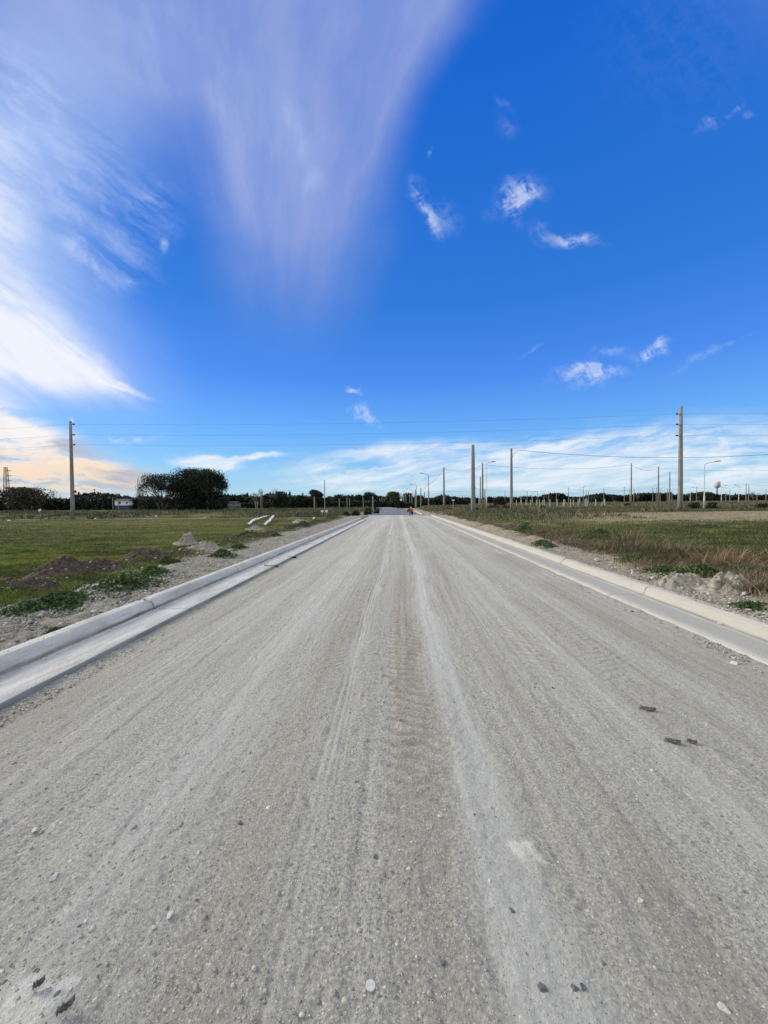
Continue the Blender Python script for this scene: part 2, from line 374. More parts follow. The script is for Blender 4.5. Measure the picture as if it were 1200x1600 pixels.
# ------------------------------------------------------------------ terrain shape
KL, KR = -3.66, 4.04            # backs of the two kerbs
def gz(x, y):
    x = np.asarray(x, float); y = np.asarray(y, float)
    left = 0.12 + 0.34 * ss(y, 44, 95) + 0.0 * x
    slope = 0.007 * np.clip(y, 0, 140) + 0.0042 * np.clip(x - 4, 0, 130)
    right = 0.125 + ss(x, 4.3, 8.5) * np.minimum(slope, 1.22)
    z = np.where(x < 0, left, right)
    lump = fbm(x * 0.5, y * 0.5, 4, 3)
    off = ss(x, -4.0, -4.6) * 1.0
    offr = ss(x, 4.3, 4.9)
    # left windrow of spoil and clods
    wind = np.exp(-((x + 6.15 + 0.35 * fbm(y * 0.25, 0 * y, 2, 5)) / 0.55) ** 2) * ss(y, 52, 40)
    z = z + wind * (0.10 + 0.13 * (fbm(x * 0.9, y * 0.9, 3, 9) > 0.05) * np.clip(fbm(x * 0.9, y * 0.9, 3, 9), 0, 1) * 2)
    rub = np.exp(-((x + 4.7) / 0.75) ** 2) * ss(y, 60, 40)
    z = z + rub * (0.035 + 0.05 * fbm(x * 2.2, y * 2.2, 4, 21)) * off
    # right windrow of tan clods running along the kerb
    wr = np.exp(-((x - 4.85 - 0.1 * fbm(y * 0.3, 0 * y, 2, 6)) / 0.42) ** 2) * ss(y, 9.5, 14) * ss(y, 48, 38)
    z = z + wr * (0.16 + 0.12 * fbm(x * 1.5, y * 2.4, 3, 31))
    wr2 = np.exp(-((x - 5.0) / 0.6) ** 2) * ss(y, 10, 6)
    z = z + wr2 * (0.05 + 0.10 * np.clip(fbm(x * 1.2, y * 1.2, 3, 33), 0, 1) * 2)
    far = ss(np.abs(x), 5.5, 9)
    z = z + far * (0.035 * lump + 0.015 * fbm(x * 2, y * 2, 3, 13)) * np.where(y < 60, 1, 1.5)
    # rough hummocky strip beyond the mown plot on the left
    hum = ss(y, 39, 43) * ss(y, 66, 55) * ss(x, -6, -10)
    z = z + hum * (0.08 + 0.38 * fbm(x * 0.28, y * 0.5, 3, 41))
    # road corridor cut below the carriageway
    lb = np.where(y < 47, KL + 0.06, -4.9 + 0.0 * y); rb = np.where(y < 47, KR - 0.06, 3.9)
    inside = (x > lb) & (x < rb)
    nearcut = inside & (y < 108)
    z = np.where(nearcut, -0.14, z)
    return z
def gzs(x, y): return float(gz(np.array([x]), np.array([y]))[0])

# ------------------------------------------------------------------ ground (one sheet to the horizon)
def gseq(a, b, d0, g):
    out = [a]; d = d0; s = 1 if b > a else -1
    while (b - out[-1]) * s > 0:
        out.append(out[-1] + s * d); d *= g
    return out
xl = gseq(-7.6, -3500, 0.05, 1.045)[1:][::-1]
xs = np.array(xl + list(np.arange(-7.6, KL - 0.02, 0.03)) + [KL + 0.02, KL + 0.07, -2.0, 0.0, 2.0, KR - 0.07, KR - 0.02] + list(np.arange(KR + 0.02, 7.6, 0.03)) + gseq(7.6, 3500, 0.05, 1.045)[1:])
ys = gseq(1.2, -300, 0.06, 1.12)[1:][::-1]
y = 1.2
while y < 20: ys.append(y); y += max(0.028, 0.006 * y)
while y < 5200: ys.append(y); y += max(0.12, 0.008 * y)
ys = np.array(ys)
X, Y, V, Fc = grid(xs, ys, gz)
xv, yv = V[:, 0], V[:, 1]
V[:, 2] += np.where(((xv < KL - 0.05) & (xv > -8)) | ((xv > KR + 0.05) & (xv < 8)), 1, 0) * ss(yv, 40, 15) * (0.035 * fbm(xv * 5, yv * 5, 3, 51) + 0.022 * fbm(xv * 14, yv * 14, 2, 52))
def zones(x, y):
    """weights: bare rubble, dark soil, tan dry grass; the remainder is green turf"""
    n = fbm(x * 0.6, y * 0.6, 4, 61); n2 = fbm(x * 1.8, y * 1.8, 3, 62)
    dl = KL - x; dr = x - KR
    gr = np.where(x < 0, ss(dl, 2.0 + 0.5 * n, 1.4 + 0.5 * n), ss(dr, 1.15 + 0.6 * n + 0.4 * n2, 0.75 + 0.6 * n + 0.4 * n2))
    # far bare patches / tracks
    gr = np.maximum(gr, np.where((x < 0) & (y > 39.2) & (y < 40.6), ss(n2, -0.3, 0.1) * 0.8, 0))
    gr = np.maximum(gr, ss(y, 44, 47) * ss(y, 56, 50) * ss(np.abs(x), 7.5, 5) * 0.6)
    soil = np.where(x < 0, ss(np.abs(dl - 2.55 - 0.35 * n), 0.75, 0.35) * ss(n2, -0.45, -0.05), ss(np.abs(dr - 1.9), 1.7, 0.8) * ss(n2, -0.35, 0.25) * ss(y, 30, 14))
    tan = np.where(x < 0, ss(n, 0.25, 0.7) * 0.35 + ss(y, 40, 46) * 0.08,
                   ss(y, 19 + 5 * n, 24 + 5 * n) * ss(y, 39, 35) * ss(x, 8, 14) * 0.95 + ss(n, 0.1, 0.6) * 0.45 + ss(dr, 3.2, 1.2) * 0.35)
    return gr, soil * (1 - gr * 0.6), np.clip(tan, 0, 1)
g_, s_, t_ = zones(xv, yv)
m, t, b, tc = material('ground_cover', 1.0, 0.05)
n1 = t.noise(tc, 1.3, 6, 0.6); n2 = t.noise(tc, 9, 6, 0.65); n3 = t.noise(tc, 55, 4, 0.65); n0 = t.noise(t.map(tc, scale=(0.5, 1, 1)), 0.16, 4, 0.6)
green = t.mix(t.mr(n2, 0.3, 0.7), (0.055, 0.075, 0.018), (0.14, 0.15, 0.038))
green = t.mix(t.mr(n1, 0.35, 0.7), green, (0.13, 0.115, 0.045))
green = t.mix(t.mr(n0, 0.42, 0.62), green, (0.055, 0.05, 0.024))
tan = t.mix(t.mr(n2, 0.3, 0.7), (0.20, 0.165, 0.11), (0.33, 0.28, 0.20))
c = t.mix(t.m('MULTIPLY', attr(t, 'dry'), t.mr(n1, 0.25, 0.55, 0.5, 1.0)), green, tan)
soilc = t.mix(t.mr(n3, 0.35, 0.7), (0.028, 0.023, 0.021), (0.085, 0.07, 0.06))
c = t.mix(attr(t, 'soil'), c, soilc)
rubc = t.mix(t.mr(n3, 0.3, 0.68), (0.15, 0.135, 0.115), (0.40, 0.38, 0.345))
rubc = t.mix(t.mr(n2, 0.35, 0.7), rubc, (0.25, 0.24, 0.215))
sepg = t.new('ShaderNodeSeparateXYZ'); t.l.new(tc, sepg.inputs[0])
rubc = t.mix(t.mul(t.mr(sepg.outputs[0], 2, 5), 0.5), rubc, (0.30, 0.235, 0.17))
vo = t.new('ShaderNodeTexVoronoi'); vo.inputs['Scale'].default_value = 26; t.l.new(tc, vo.inputs[0])
rubc = t.mix(t.mul(t.mr(vo.outputs['Distance'], 0.34, 0.18), t.mr(n1, 0.4, 0.6)), rubc, (0.46, 0.44, 0.40))
c = t.mix(attr(t, 'bare'), c, rubc)
t.put(b.inputs['Base Color'], c)
bump(t, b, t.m('ADD', n3, t.mul(n2, 2.0)), 0.9, 0.035)
setting(nmesh('ground', V, Fc, m, None, True, {'bare': g_, 'soil': s_, 'dry': t_}))

# ------------------------------------------------------------------ gravel road
def road_edges(y):
    return np.where(y < 37, -3.2, -3.2 - 1.0 * ss(y, 37, 44)), np.where(y < 44, 3.5, 3.5)
LUMPS = [(at(820, 1325, 2.0), 0, 0)]
def on_road(px, py):
    d = ray(px, py); tt = -1.5 / d.z; p = CAM + d * tt; return p.x, p.y
rockx, rocky = on_road(45, 1590); r2x, r2y = on_road(822, 1328)
prints = [on_road(925, 1430), on_road(1090, 1436), on_road(768, 1480), on_road(940, 1275)]
def roadz(x, y):
    wx = x + 0.06 * fbm(y * 0.25, x * 0, 2, 71)
    z = 0.004 * fbm(wx * 9, y * 0.5, 3, 72) + 0.0025 * fbm(wx * 28, y * 1.0, 2, 73)
    z = z + 0.006 * fbm(x * 3, y * 3, 3, 74) + 0.004 * fbm(x * 13 + 9 * fbm(x * 3, y * 3, 2, 70), y * 11, 3, 75) + 0.0035 * fbm(x * 41, y * 37, 2, 76, 0.7)
    def tread(x0, x1, ya, yb, per, amp, sk):
        mk = ss(wx, x0 - .05, x0 + .08) * ss(wx, x1 + .05, x1 - .08) * ss(y, ya - .7, ya + .7) * ss(y, yb + 2, yb - 2)
        mk = mk * ss(fbm(x * 2.4, y * 1.2, 3, 81), -0.5, 0.2)
        return amp * mk * np.sin(2 * np.pi * (y + sk * x + 0.045 * fbm(x * 6, y * 5, 2, 82)) / per)
    z = z + tread(-0.08, 0.30, 1.9, 16, 0.11, 0.0105, 0.3) + tread(-0.75, -0.50, 3, 12, 0.09, 0.0045, -0.3) + tread(1.2, 1.55, 3.2, 14, 0.11, 0.006, 0.5) + tread(1.75, 2.2, 3.2, 14, 0.10, 0.0035, -0.4) + tread(-1.7, -1.35, 3.5, 14, 0.10, 0.003, 0.4)
    z = z + tread(-0.30, -0.08, 2.0, 12, 0.08, 0.004, 0.2)
    for x0, a, wdt in ((-0.43, -.006, .010), (-0.395, -.005, .008), (-0.48, -.004, .009), (-0.36, -.004, .006), (-1.9, -.004, .01), (-2.2, -.004, .012), (1.05, -.004, .01)):
        z = z + a * np.exp(-((wx - x0 - 0.02 * np.sin(y * 0.7)) / wdt) ** 2) * ss(fbm(y * 0.8, x * 0 + x0, 2, 83), -0.6, 0)
    for (px, py) in prints:
        q = ((x - px) / 0.05) ** 2 + ((y - py) / 0.085) ** 2
        z = z - 0.007 * np.exp(-q * q) * (0.5 + fbm(x * 40, y * 40, 2, 86))
    for (px, py, rx, ry, a) in ((rockx, rocky, 0.08, 0.07, 0.007), (r2x, r2y, 0.05, 0.035, 0.010)):
        dd = np.maximum(np.abs(x - px + 0.3 * (y - py)) / rx, np.abs(y - py) / ry) + 0.25 * fbm(x * 20, y * 20, 2, 84)
        z = z + a * ss(dd, 1.15, 0.75)
    e = np.maximum(ss(x, -2.6, -3.0), ss(x, 3.05, 3.4))
    z = z + 0.012 * e * (0.2 + fbm(x * 5, y * 5, 3, 85))
    z = z - 0.05 * ss(y, 44, 50) + 0.0022 * fbm(wx * 22, y * 0.22, 3, 87) + 0.0035 * fbm(wx * 7, y * 0.12, 2, 88)
    return z
xs = np.concatenate([np.linspace(-3.2, -2.4, 40)[:-1], np.arange(-2.4, 2.8, 0.011), np.linspace(2.8, 3.55, 38)])
ys = gseq(0.62, -60, 0.03, 1.15)[1:][::-1]
y = 0.62
while y < 37.5: ys.append(y); y += max(0.0095, 0.0036 * y)
ys = np.array(ys)
X, Y, V, Fc = grid(xs, ys, roadz)
x, y = V[:, 0], V[:, 1]
wx = x + 0.06 * fbm(y * 0.25, x * 0, 2, 71)
def strip(c, hw, soft): return ss(np.abs(wx - c + 0.05 * fbm(y * 1.1, x * 0 + c, 2, 91)) + 0.10 * fbm(x * 3, y * 1.2, 3, 93), hw + soft, hw - soft)
def pale_of(x, y, wx):
    return np.clip(0.95 * strip(0.42, 0.12, 0.08) + 0.6 * strip(-0.42, 0.045, 0.05) + 0.55 * strip(-1.25, 0.20, 0.2) + 0.4 * strip(1.6, 0.14, 0.18) + 0.35 * strip(-2.05, 0.2, 0.2) + 0.35 * strip(2.3, 0.15, 0.2), 0, 1)
pale = pale_of(x, y, wx)
st = 0.55 * fbm(wx * 3.2, y * 0.07, 3, 96) + 0.45 * fbm(wx * 13, y * 0.16, 3, 97) + 0.35 * fbm(wx * 38, y * 0.5, 2, 98)
pale = np.clip(.72 * pale + .6 * np.clip(st - .05, 0, 1), 0, 1)
brown = np.clip(0.8 * strip(0.92, 0.11, 0.14) + 0.6 * strip(-0.68, 0.12, 0.12) + 0.75 * strip(2.85, 0.35, 0.25) + 0.45 * strip(-2.6, 0.25, 0.2) + 0.4 * strip(0.1, 0.12, 0.12), 0, 1) * ss(fbm(x * 1.7, y * 0.5, 3, 95), -0.5, 0.35)
brown = np.clip(.85 * brown + 1.1 * np.clip(-st - .05, 0, 1) * ss(fbm(x * 1.1, y * .6, 3, 99), -.5, .2), 0, 1)
def tread_cells(x0, x1, ya, yb, per, sk):
    mk = ss(wx, x0 - .05, x0 + .08) * ss(wx, x1 + .05, x1 - .08) * ss(y, ya - .7, ya + .7) * ss(y, yb + 2, yb - 2) * ss(fbm(x * 2.4, y * 1.2, 3, 81), -0.5, 0.2)
    return mk * ss(-np.sin(2 * np.pi * (y + sk * x + 0.045 * fbm(x * 6, y * 5, 2, 82)) / per), 0.1, .9)
brown = np.clip(brown + .75 * tread_cells(-0.08, 0.30, 1.9, 16, .11, .3) + .4 * tread_cells(1.2, 1.55, 3.2, 14, .11, .5), 0, 1)      # hollows of the tyre treads darkened in colour to stand in for shade
ROCK = np.zeros_like(x)
for (px, py, rx, ry) in ((rockx, rocky, 0.10, 0.10), (r2x, r2y, 0.055, 0.05)):
    dd = np.maximum(np.abs(x - px + 0.3 * (y - py)) / rx, np.abs(y - py) / ry) + 0.25 * fbm(x * 20, y * 20, 2, 84)
    ROCK = np.maximum(ROCK, ss(dd, 1.1, 0.85))
def gravelmat(name, wet=False):
    m, t, b, tc = material(name, 0.95 if not wet else 0.75, 0.1 if not wet else 0.25)
    big = t.noise(t.map(tc, scale=(1, 0.25, 1)), 1.6, 5, 0.6); med = t.noise(t.map(tc, scale=(1, 0.5, 1)), 14, 6, 0.65); fine = t.noise(tc, 75, 5, 0.7); vf = t.noise(tc, 260, 3, 0.7)
    streak = t.noise(t.map(tc, rot=(0, 0, 0.0), scale=(1, 0.06, 1)), 26, 5, 0.65)
    c0 = t.mix(t.mr(fine, 0.36, 0.64), (0.228, 0.226, 0.210), (0.525, 0.523, 0.495))
    c0 = t.mix(t.mr(big, 0.35, 0.7, 0, 0.4), c0, (0.33, 0.318, 0.288))
    vfc = t.noise(tc, 150, 3, 0.7); c0 = t.mix(t.mr(vfc, 0.52, 0.66, 0, 0.75), c0, (0.17, 0.164, 0.15)); c0 = t.mix(t.mr(vfc, 0.46, 0.32, 0, 0.45), c0, (0.58, 0.578, 0.55))
    c0 = t.mix(t.mr(streak, 0.5, 0.72, 0, 0.3), c0, (0.53, 0.53, 0.51))
    c0 = t.mix(t.mr(med, 0.54, 0.70, 0, 0.55), c0, (0.235, 0.222, 0.197))
    c0 = t.mix(t.mul(attr(t, 'pale'), t.mr(med, 0.25, 0.6, 0.5, 0.92)), c0, (0.52, 0.527, 0.522))
    c0 = t.mix(t.mul(attr(t, 'brown'), t.mr(fine, 0.3, 0.6, 0.5, 0.9)), c0, (0.27, 0.247, 0.208))
    for sc_, th, colr, msk in ((120, 0.16, (0.60, 0.59, 0.56), 0.55), (55, 0.11, (0.64, 0.63, 0.60), 0.66), (85, 0.10, (0.07, 0.065, 0.058), 0.55)):
        v = t.new('ShaderNodeTexVoronoi'); v.inputs['Scale'].default_value = sc_; t.l.new(tc, v.inputs[0])
        sp = t.new('ShaderNodeSeparateColor'); t.l.new(v.outputs['Color'], sp.inputs[0])
        c0 = t.mix(t.mul(t.mr(v.outputs['Distance'], th * 2.4, th * 1.2), t.mr(sp.outputs[0], msk, msk + 0.12), 0.8), c0, colr)
    c0 = t.mix(t.mul(attr(t, 'rock'), t.mr(fine, 0.3, 0.6, 0.3, 0.9)), c0, (0.62, 0.62, 0.60))
    if wet: c0 = t.mix(1.0, c0, (0.37, 0.40, 0.47), 'MULTIPLY')
    t.put(b.inputs['Base Color'], c0)
    h = t.m('ADD', t.m('ADD', t.mul(fine, 1.0), t.mul(vf, 0.35)), t.mul(med, 1.2))
    bump(t, b, h, 1.0, 0.016)
    return m
M_GRAVEL = gravelmat('pale_gravel')
setting(nmesh('gravel_road', V, Fc, M_GRAVEL, None, True, {'pale': pale, 'brown': brown, 'rock': ROCK}))
# side-street junction apron in the same gravel
def apron():
    ys = np.concatenate([np.arange(37.4, 50.6, 0.16)]); us = np.linspace(0, 1, 60)
    U, Yg = np.meshgrid(us, ys)
    L = -3.25 - 1.3 * ss(Yg, 37.4, 42); Rr = 3.55 + 0.25 * ss(Yg, 43, 47)
    Xg = L + (Rr - L) * U
    Z = 0.004 + 0.006 * fbm(Xg * 2, Yg * 2, 3, 77) - 0.03 * ss(Yg, 47, 50.5)
    Z[0, :] = -0.01
    i = np.arange(Xg.size).reshape(Xg.shape)
    f = np.stack([i[:-1, :-1], i[:-1, 1:], i[1:, 1:], i[1:, :-1]], -1).reshape(-1, 4)
    V = np.stack([Xg.ravel(), Yg.ravel(), Z.ravel()], -1)
    xx, yy_ = V[:, 0], V[:, 1]
    p = np.clip(0.8 * ss(np.abs(xx - .42), .3, .1) + 0.5 * ss(np.abs(xx + 1.2), .5, .1), 0, 1)
    setting(nmesh('junction_apron', V, f, M_GRAVEL, None, True, {'pale': p, 'brown': 0 * p, 'rock': 0 * p}))
apron()
# darker damp carriageway beyond the junction, drifting left
M_WET = gravelmat('damp_gravel', True)
ys = np.arange(50.3, 112, 0.4); us = np.linspace(0, 1, 24); U, Yg = np.meshgrid(us, ys)
def fl(y): return -4.2 - 0.6 * ss(y, 50, 100)
def fr(y): return 3.3 - 1.7 * ss(y, 50, 105)
Xg = fl(Yg) + (fr(Yg) - fl(Yg)) * U
Z = -0.045 + 0.02 * fbm(Xg, Yg * 0.6, 3, 78) + 0.002 * (Yg - 50)
i = np.arange(Xg.size).reshape(Xg.shape); f = np.stack([i[:-1, :-1], i[:-1, 1:], i[1:, 1:], i[1:, :-1]], -1).reshape(-1, 4)
V = np.stack([Xg.ravel(), Yg.ravel(), Z.ravel()], -1)
setting(nmesh('damp_road', V, f, M_WET, None, True, {'pale': 0.7 * ss(fbm(V[:, 0], V[:, 1] * .3, 3, 79), 0.1, 0.5), 'brown': 0 * V[:, 0], 'rock': 0 * V[:, 0]}))

# ------------------------------------------------------------------ kerbs with their gutter slabs
m, t, b, tc = material('kerb_concrete', 0.9, 0.2)
n1 = t.noise(t.map(tc, scale=(1, 0.3, 1)), 5, 5, 0.6); n2 = t.noise(tc, 60, 4, 0.65); n3 = t.noise(t.map(tc, scale=(1, 0.2, 3)), 14, 4, 0.6)
c = t.mix(t.mr(n1, 0.3, 0.7), (0.40, 0.40, 0.40), (0.53, 0.53, 0.53))
sp = t.new('ShaderNodeSeparateXYZ'); t.l.new(tc, sp.inputs[0])
c = t.mix(t.mul(t.mr(sp.outputs[0], 3.80, 3.86), t.mr(n1, 0.25, 0.6, 0.6, 1.0)), c, (0.37, 0.355, 0.325))      # dust-caked kerb face on the right
c = t.mix(t.mul(t.mr(sp.outputs[0], 3.30, 3.385), t.mr(sp.outputs[0], 3.80, 3.76)), c, (0.345, 0.345, 0.33))      # greyer gutter slab
c = t.mix(t.mul(t.mr(sp.outputs[0], 3.0, 3.2), t.mr(sp.outputs[0], 3.405, 3.385)), c, (0.40, 0.39, 0.365))
c = t.mix(t.mul(t.mr(sp.outputs[0], -2.965, -2.952), t.mr(sp.outputs[0], -2.5, -2.8), t.mr(n1, 0.2, 0.6, 0.6, 1.0)), c, (0.19, 0.20, 0.215))      # bluish shade on the left slab's side, put into its colour
c = t.mix(t.mr(n2, 0.60, 0.76, 0, 0.7), c, (0.16, 0.155, 0.15))
c = t.mix(t.mul(t.mr(sp.outputs[0], -3.487, -3.470), t.mr(sp.outputs[0], -3.435, -3.455), t.mr(n1, 0.3, 0.6, 0.5, 1.0)), c, (0.13, 0.127, 0.12))      # darker line along the left gutter corner
c = t.mix(t.mul(t.mr(sp.outputs[0], 3.80, 3.83), t.mr(sp.outputs[0], 3.875, 3.85), t.mr(n1, 0.3, 0.6, 0.2, .8)), c, (0.20, 0.19, 0.17))
c = t.mix(t.mr(n3, 0.52, 0.72, 0, 0.55), c, (0.30, 0.28, 0.245))
n4 = t.noise(t.map(tc, scale=(3, 0.5, 1)), 3.0, 6, 0.7); c = t.mix(t.mr(n4, 0.52, 0.62, 0, 0.45), c, (0.33, 0.31, 0.275)); n5 = t.noise(tc, 150, 2, 0.5); c = t.mix(t.mr(n5, 0.64, 0.70, 0, 0.8), c, (0.12, 0.12, 0.12))
c = t.mix(t.mul(attr(t, 'joint'), 0.8), c, (0.09, 0.085, 0.08))
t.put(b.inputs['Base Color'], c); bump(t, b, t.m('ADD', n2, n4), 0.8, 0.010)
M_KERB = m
def kerb(name, prof, y0, y1, joints, seed):
    ys = []; y = y0
    while y < y1:
        ys.append(y); y += max(0.035, 0.006 * max(y, 0))
    for j in joints:
        if y0 < j < y1: ys += [j - 0.012, j - 0.004, j + 0.004, j + 0.012]
    ys = np.array(sorted(set(round(v, 4) for v in ys)))
    P = np.array(prof); n = len(P)
    Xg = P[None, :, 0] + np.zeros((len(ys), n)); Zg = P[None, :, 1] + np.zeros((len(ys), n)); Yg = ys[:, None] + np.zeros((len(ys), n))
    Zg = Zg + 0.004 * fbm(Yg * 3, Xg * 20, 3, seed) * (Zg > 0.0); Xg = Xg + 0.007 * fbm(Yg * 1.5, Zg * 15, 3, seed + 3) + 0.004 * fbm(Yg * 9, Zg * 15, 2, seed + 4)
    J = np.zeros_like(Xg)
    cen = P[:, 0].mean()
    for k, j in enumerate(joints):
        wj = 0.006 if k else 0.010
        q = ss(np.abs(Yg - j + 0.012 * np.sin(Zg * 40)), wj * 1.6, wj * 0.6); J = np.maximum(J, q)
        Zg = Zg - 0.009 * q * (Zg > 0.01)
        if k == 0:      # broken, spalled joint
            q = np.exp(-((Yg - j) / 0.08) ** 2) * ss(Zg, 0.05, 0.16); Zg = Zg - 0.02 * q * (0.5 + fbm(Yg * 30, Xg * 40, 2, 5)); J = np.maximum(J, q * 0.25)
    i = np.arange(Xg.size).reshape(Xg.shape)
    f = np.stack([i[:-1, :-1], i[:-1, 1:], i[1:, 1:], i[1:, :-1]], -1).reshape(-1, 4)
    V = np.stack([Xg.ravel(), Yg.ravel(), Zg.ravel()], -1)
    ends = []
    o = nmesh(name, V, f, M_KERB, None, False, {'joint': J.ravel()})
    setting(o); return o
def dens(prof, k=4):
    out = []
    for a, b_ in zip(prof[:-1], prof[1:]):
        for q in range(k): out.append((a[0] + (b_[0] - a[0]) * q / k, a[1] + (b_[1] - a[1]) * q / k))
    return out + [prof[-1]]
JL = [5.32] + [5.32 + 2.9 * k for k in (-2, -1, 1, 2, 3, 4, 5, 6, 7, 8, 9, 10)]
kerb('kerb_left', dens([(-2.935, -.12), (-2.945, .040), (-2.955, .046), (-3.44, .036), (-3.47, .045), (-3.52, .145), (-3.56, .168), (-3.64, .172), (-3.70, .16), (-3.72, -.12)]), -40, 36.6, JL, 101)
JR = [9.3] + [9.3 + 3.1 * k for k in (-3, -2, -1, 1, 2, 3, 4, 5, 6, 7, 8, 9, 10)]
kerb('kerb_right', dens([(3.30, -.12), (3.34, .022), (3.40, .036), (3.82, .022), (3.86, .03), (3.93, .125), (3.98, .155), (4.05, .162), (4.12, .15), (4.14, -.12)]), -40, 45.5, JR, 121)
kerb('kerb_far', dens([(3.15, -.15), (3.17, .04), (3.20, .13), (3.30, .14), (3.33, -.15)], 2), 51, 74, [60], 141)

# ================================================================== things
def blades(n, pos, h, lean, wid, tone, seg=2):
    """tapered bent blades: pos (n,3), h (n), lean (n,2) sideways shift at tip -> verts, faces, tones"""
    ang = rng.uniform(0, 2 * np.pi, n); wx_ = np.cos(ang) * wid; wy_ = np.sin(ang) * wid
    V = np.zeros((n, 2 * seg + 1, 3)); 
    for k in range(seg):
        q = k / seg
        cx = pos[:, 0] + lean[:, 0] * q * q; cy = pos[:, 1] + lean[:, 1] * q * q; cz = pos[:, 2] + h * q
        wv = 1 - 0.6 * q
        V[:, 2 * k, 0] = cx - wx_ * wv; V[:, 2 * k, 1] = cy - wy_ * wv; V[:, 2 * k, 2] = cz
        V[:, 2 * k + 1, 0] = cx + wx_ * wv; V[:, 2 * k + 1, 1] = cy + wy_ * wv; V[:, 2 * k + 1, 2] = cz
    V[:, 2 * seg, 0] = pos[:, 0] + lean[:, 0]; V[:, 2 * seg, 1] = pos[:, 1] + lean[:, 1]; V[:, 2 * seg, 2] = pos[:, 2] + h
    base = np.arange(n)[:, None] * (2 * seg + 1)
    T = []
    for k in range(seg):
        a, b_ = 2 * k, 2 * k + 1
        if k < seg - 1:
            T += [np.hstack([base + a, base + b_, base + b_ + 2]), np.hstack([base + a, base + b_ + 2, base + a + 2])]
        else:
            T += [np.hstack([base + a, base + b_, base + 2 * seg])]
    return V.reshape(-1, 3), np.vstack(T), np.repeat(tone, 2 * seg + 1, axis=0)
def tones(n, cols, wts=None, jit=0.25):
    c = np.array(cols, float)[rng.choice(len(cols), n, p=wts)]
    return np.clip(c * (1 + rng.uniform(-jit, jit, (n, 1))), 0.004, 1)
GREENS = [(0.065, 0.105, 0.018), (0.115, 0.165, 0.028), (0.19, 0.205, 0.042), (0.035, 0.055, 0.014), (0.20, 0.185, 0.07)]
DULL = [(0.06, 0.07, 0.028), (0.10, 0.10, 0.045), (0.16, 0.13, 0.075), (0.045, 0.055, 0.022), (0.22, 0.18, 0.11)]
STRAW = [(0.20, 0.16, 0.11), (0.27, 0.22, 0.155), (0.13, 0.095, 0.07), (0.085, 0.062, 0.046)]
def field(xa, xb, ya, yb, n, dens_pow=2.0):
    """random positions, denser near the viewer's end of the plot"""
    u = rng.uniform(0, 1, n); y = 1 / (1 / ya + u * (1 / yb - 1 / ya)) if dens_pow == 2 else ya + (yb - ya) * u
    x = rng.uniform(xa, xb, n) if not callable(xa) else xa(y) + (xb(y) - xa(y)) * rng.uniform(0, 1, n)
    return x, y
# --- mown turf on the left plot
def grass_obj(name, label, x, y, hbase, cols, wts, wid, straw=0.0):
    z = gz(x, y); n = len(x)
    d = np.hypot(x, y)
    h = hbase * rng.uniform(0.5, 1.4, n) * (0.7 + 0.6 * vnoise(x * 0.9, y * 0.9, 5))
    lean = rng.normal(0, 0.45, (n, 2)) * h[:, None]
    clump = fbm(x * 0.45, y * 0.9, 3, 66)
    mott = fbm(x * 1.6, y * 3.0, 3, 65); tn = tones(n, cols, wts) * (1 + 0.45 * clump[:, None]) * (1 + 1.0 * mott[:, None]) * (1 + np.array([[.25, .1, .0]]) * ss(fbm(x * .3, y * .5, 2, 64), 0, .4)[:, None])
    V, T, C = blades(n, np.stack([x, y, z - 0.01], -1), h, lean, wid * np.maximum(1, d / 12), tn, 2)
    return setting(nmesh(name, V, T, M_GRASS, None, False, {'tone': np.clip(C, 0.004, 1)}), 'stuff', label)
x, y = field(lambda y: -1.25 * y - 1.5, lambda y: -5.3 + 0 * y, 4.9, 41, 470000)
g, s, t_ = zones(x, y); patch = fbm(x * 1.2, y * 1.2, 3, 67)
k = (x > -52) & (rng.uniform(0, 1, len(x)) > .85 * s) & (rng.uniform(0, 1, len(x)) > g) & (patch + rng.uniform(-.6, .6, len(x)) > -0.35); x, y = x[k], y[k]
grass_obj('turf', 'short green turf over the left hand plot', x, y, 0.045, GREENS, [.3, .3, .18, .12, .10], 0.0045)
# --- rougher green and brown grass on the right plot
x, y = field(lambda y: 4.9 + 0 * y, lambda y: 1.15 * y + 3, 4.4, 44, 330000)
g, s, t_ = zones(x, y); patch = fbm(x * 0.8, y * 0.8, 3, 68)
keep = (rng.uniform(0, 1, len(x)) > np.maximum(g, 0.6 * s)) & (patch + rng.uniform(-.5, .5, len(x)) > -0.3); x, y, t_ = x[keep], y[keep], t_[keep]
dry = rng.uniform(0, 1, len(x)) < t_ * 1.0
tall = 1 + 1.2 * ss(x - 5, 3.2, 0.4)
grass_obj('grass', 'green grass across the right hand plot', x[~dry], y[~dry], 0.09, DULL[:4] + GREENS[:1], [.28, .10, .04, .30, .28], 0.005)
grass_obj('dry_grass', 'tan dry grass across the right hand plot', x[dry & (y < 19)], y[dry & (y < 19)], 0.06, STRAW + DULL[:1], [.18, .10, .30, .22, .2], 0.004)
grass_obj('mown_grass', 'pale tan mown grass strip in the right field', x[dry & (y >= 19)], y[dry & (y >= 19)], 0.035, [(.30, .25, .175), (.36, .31, .22), (.2, .17, .115), (.12, .11, .06)], [.35, .25, .25, .15], 0.004)
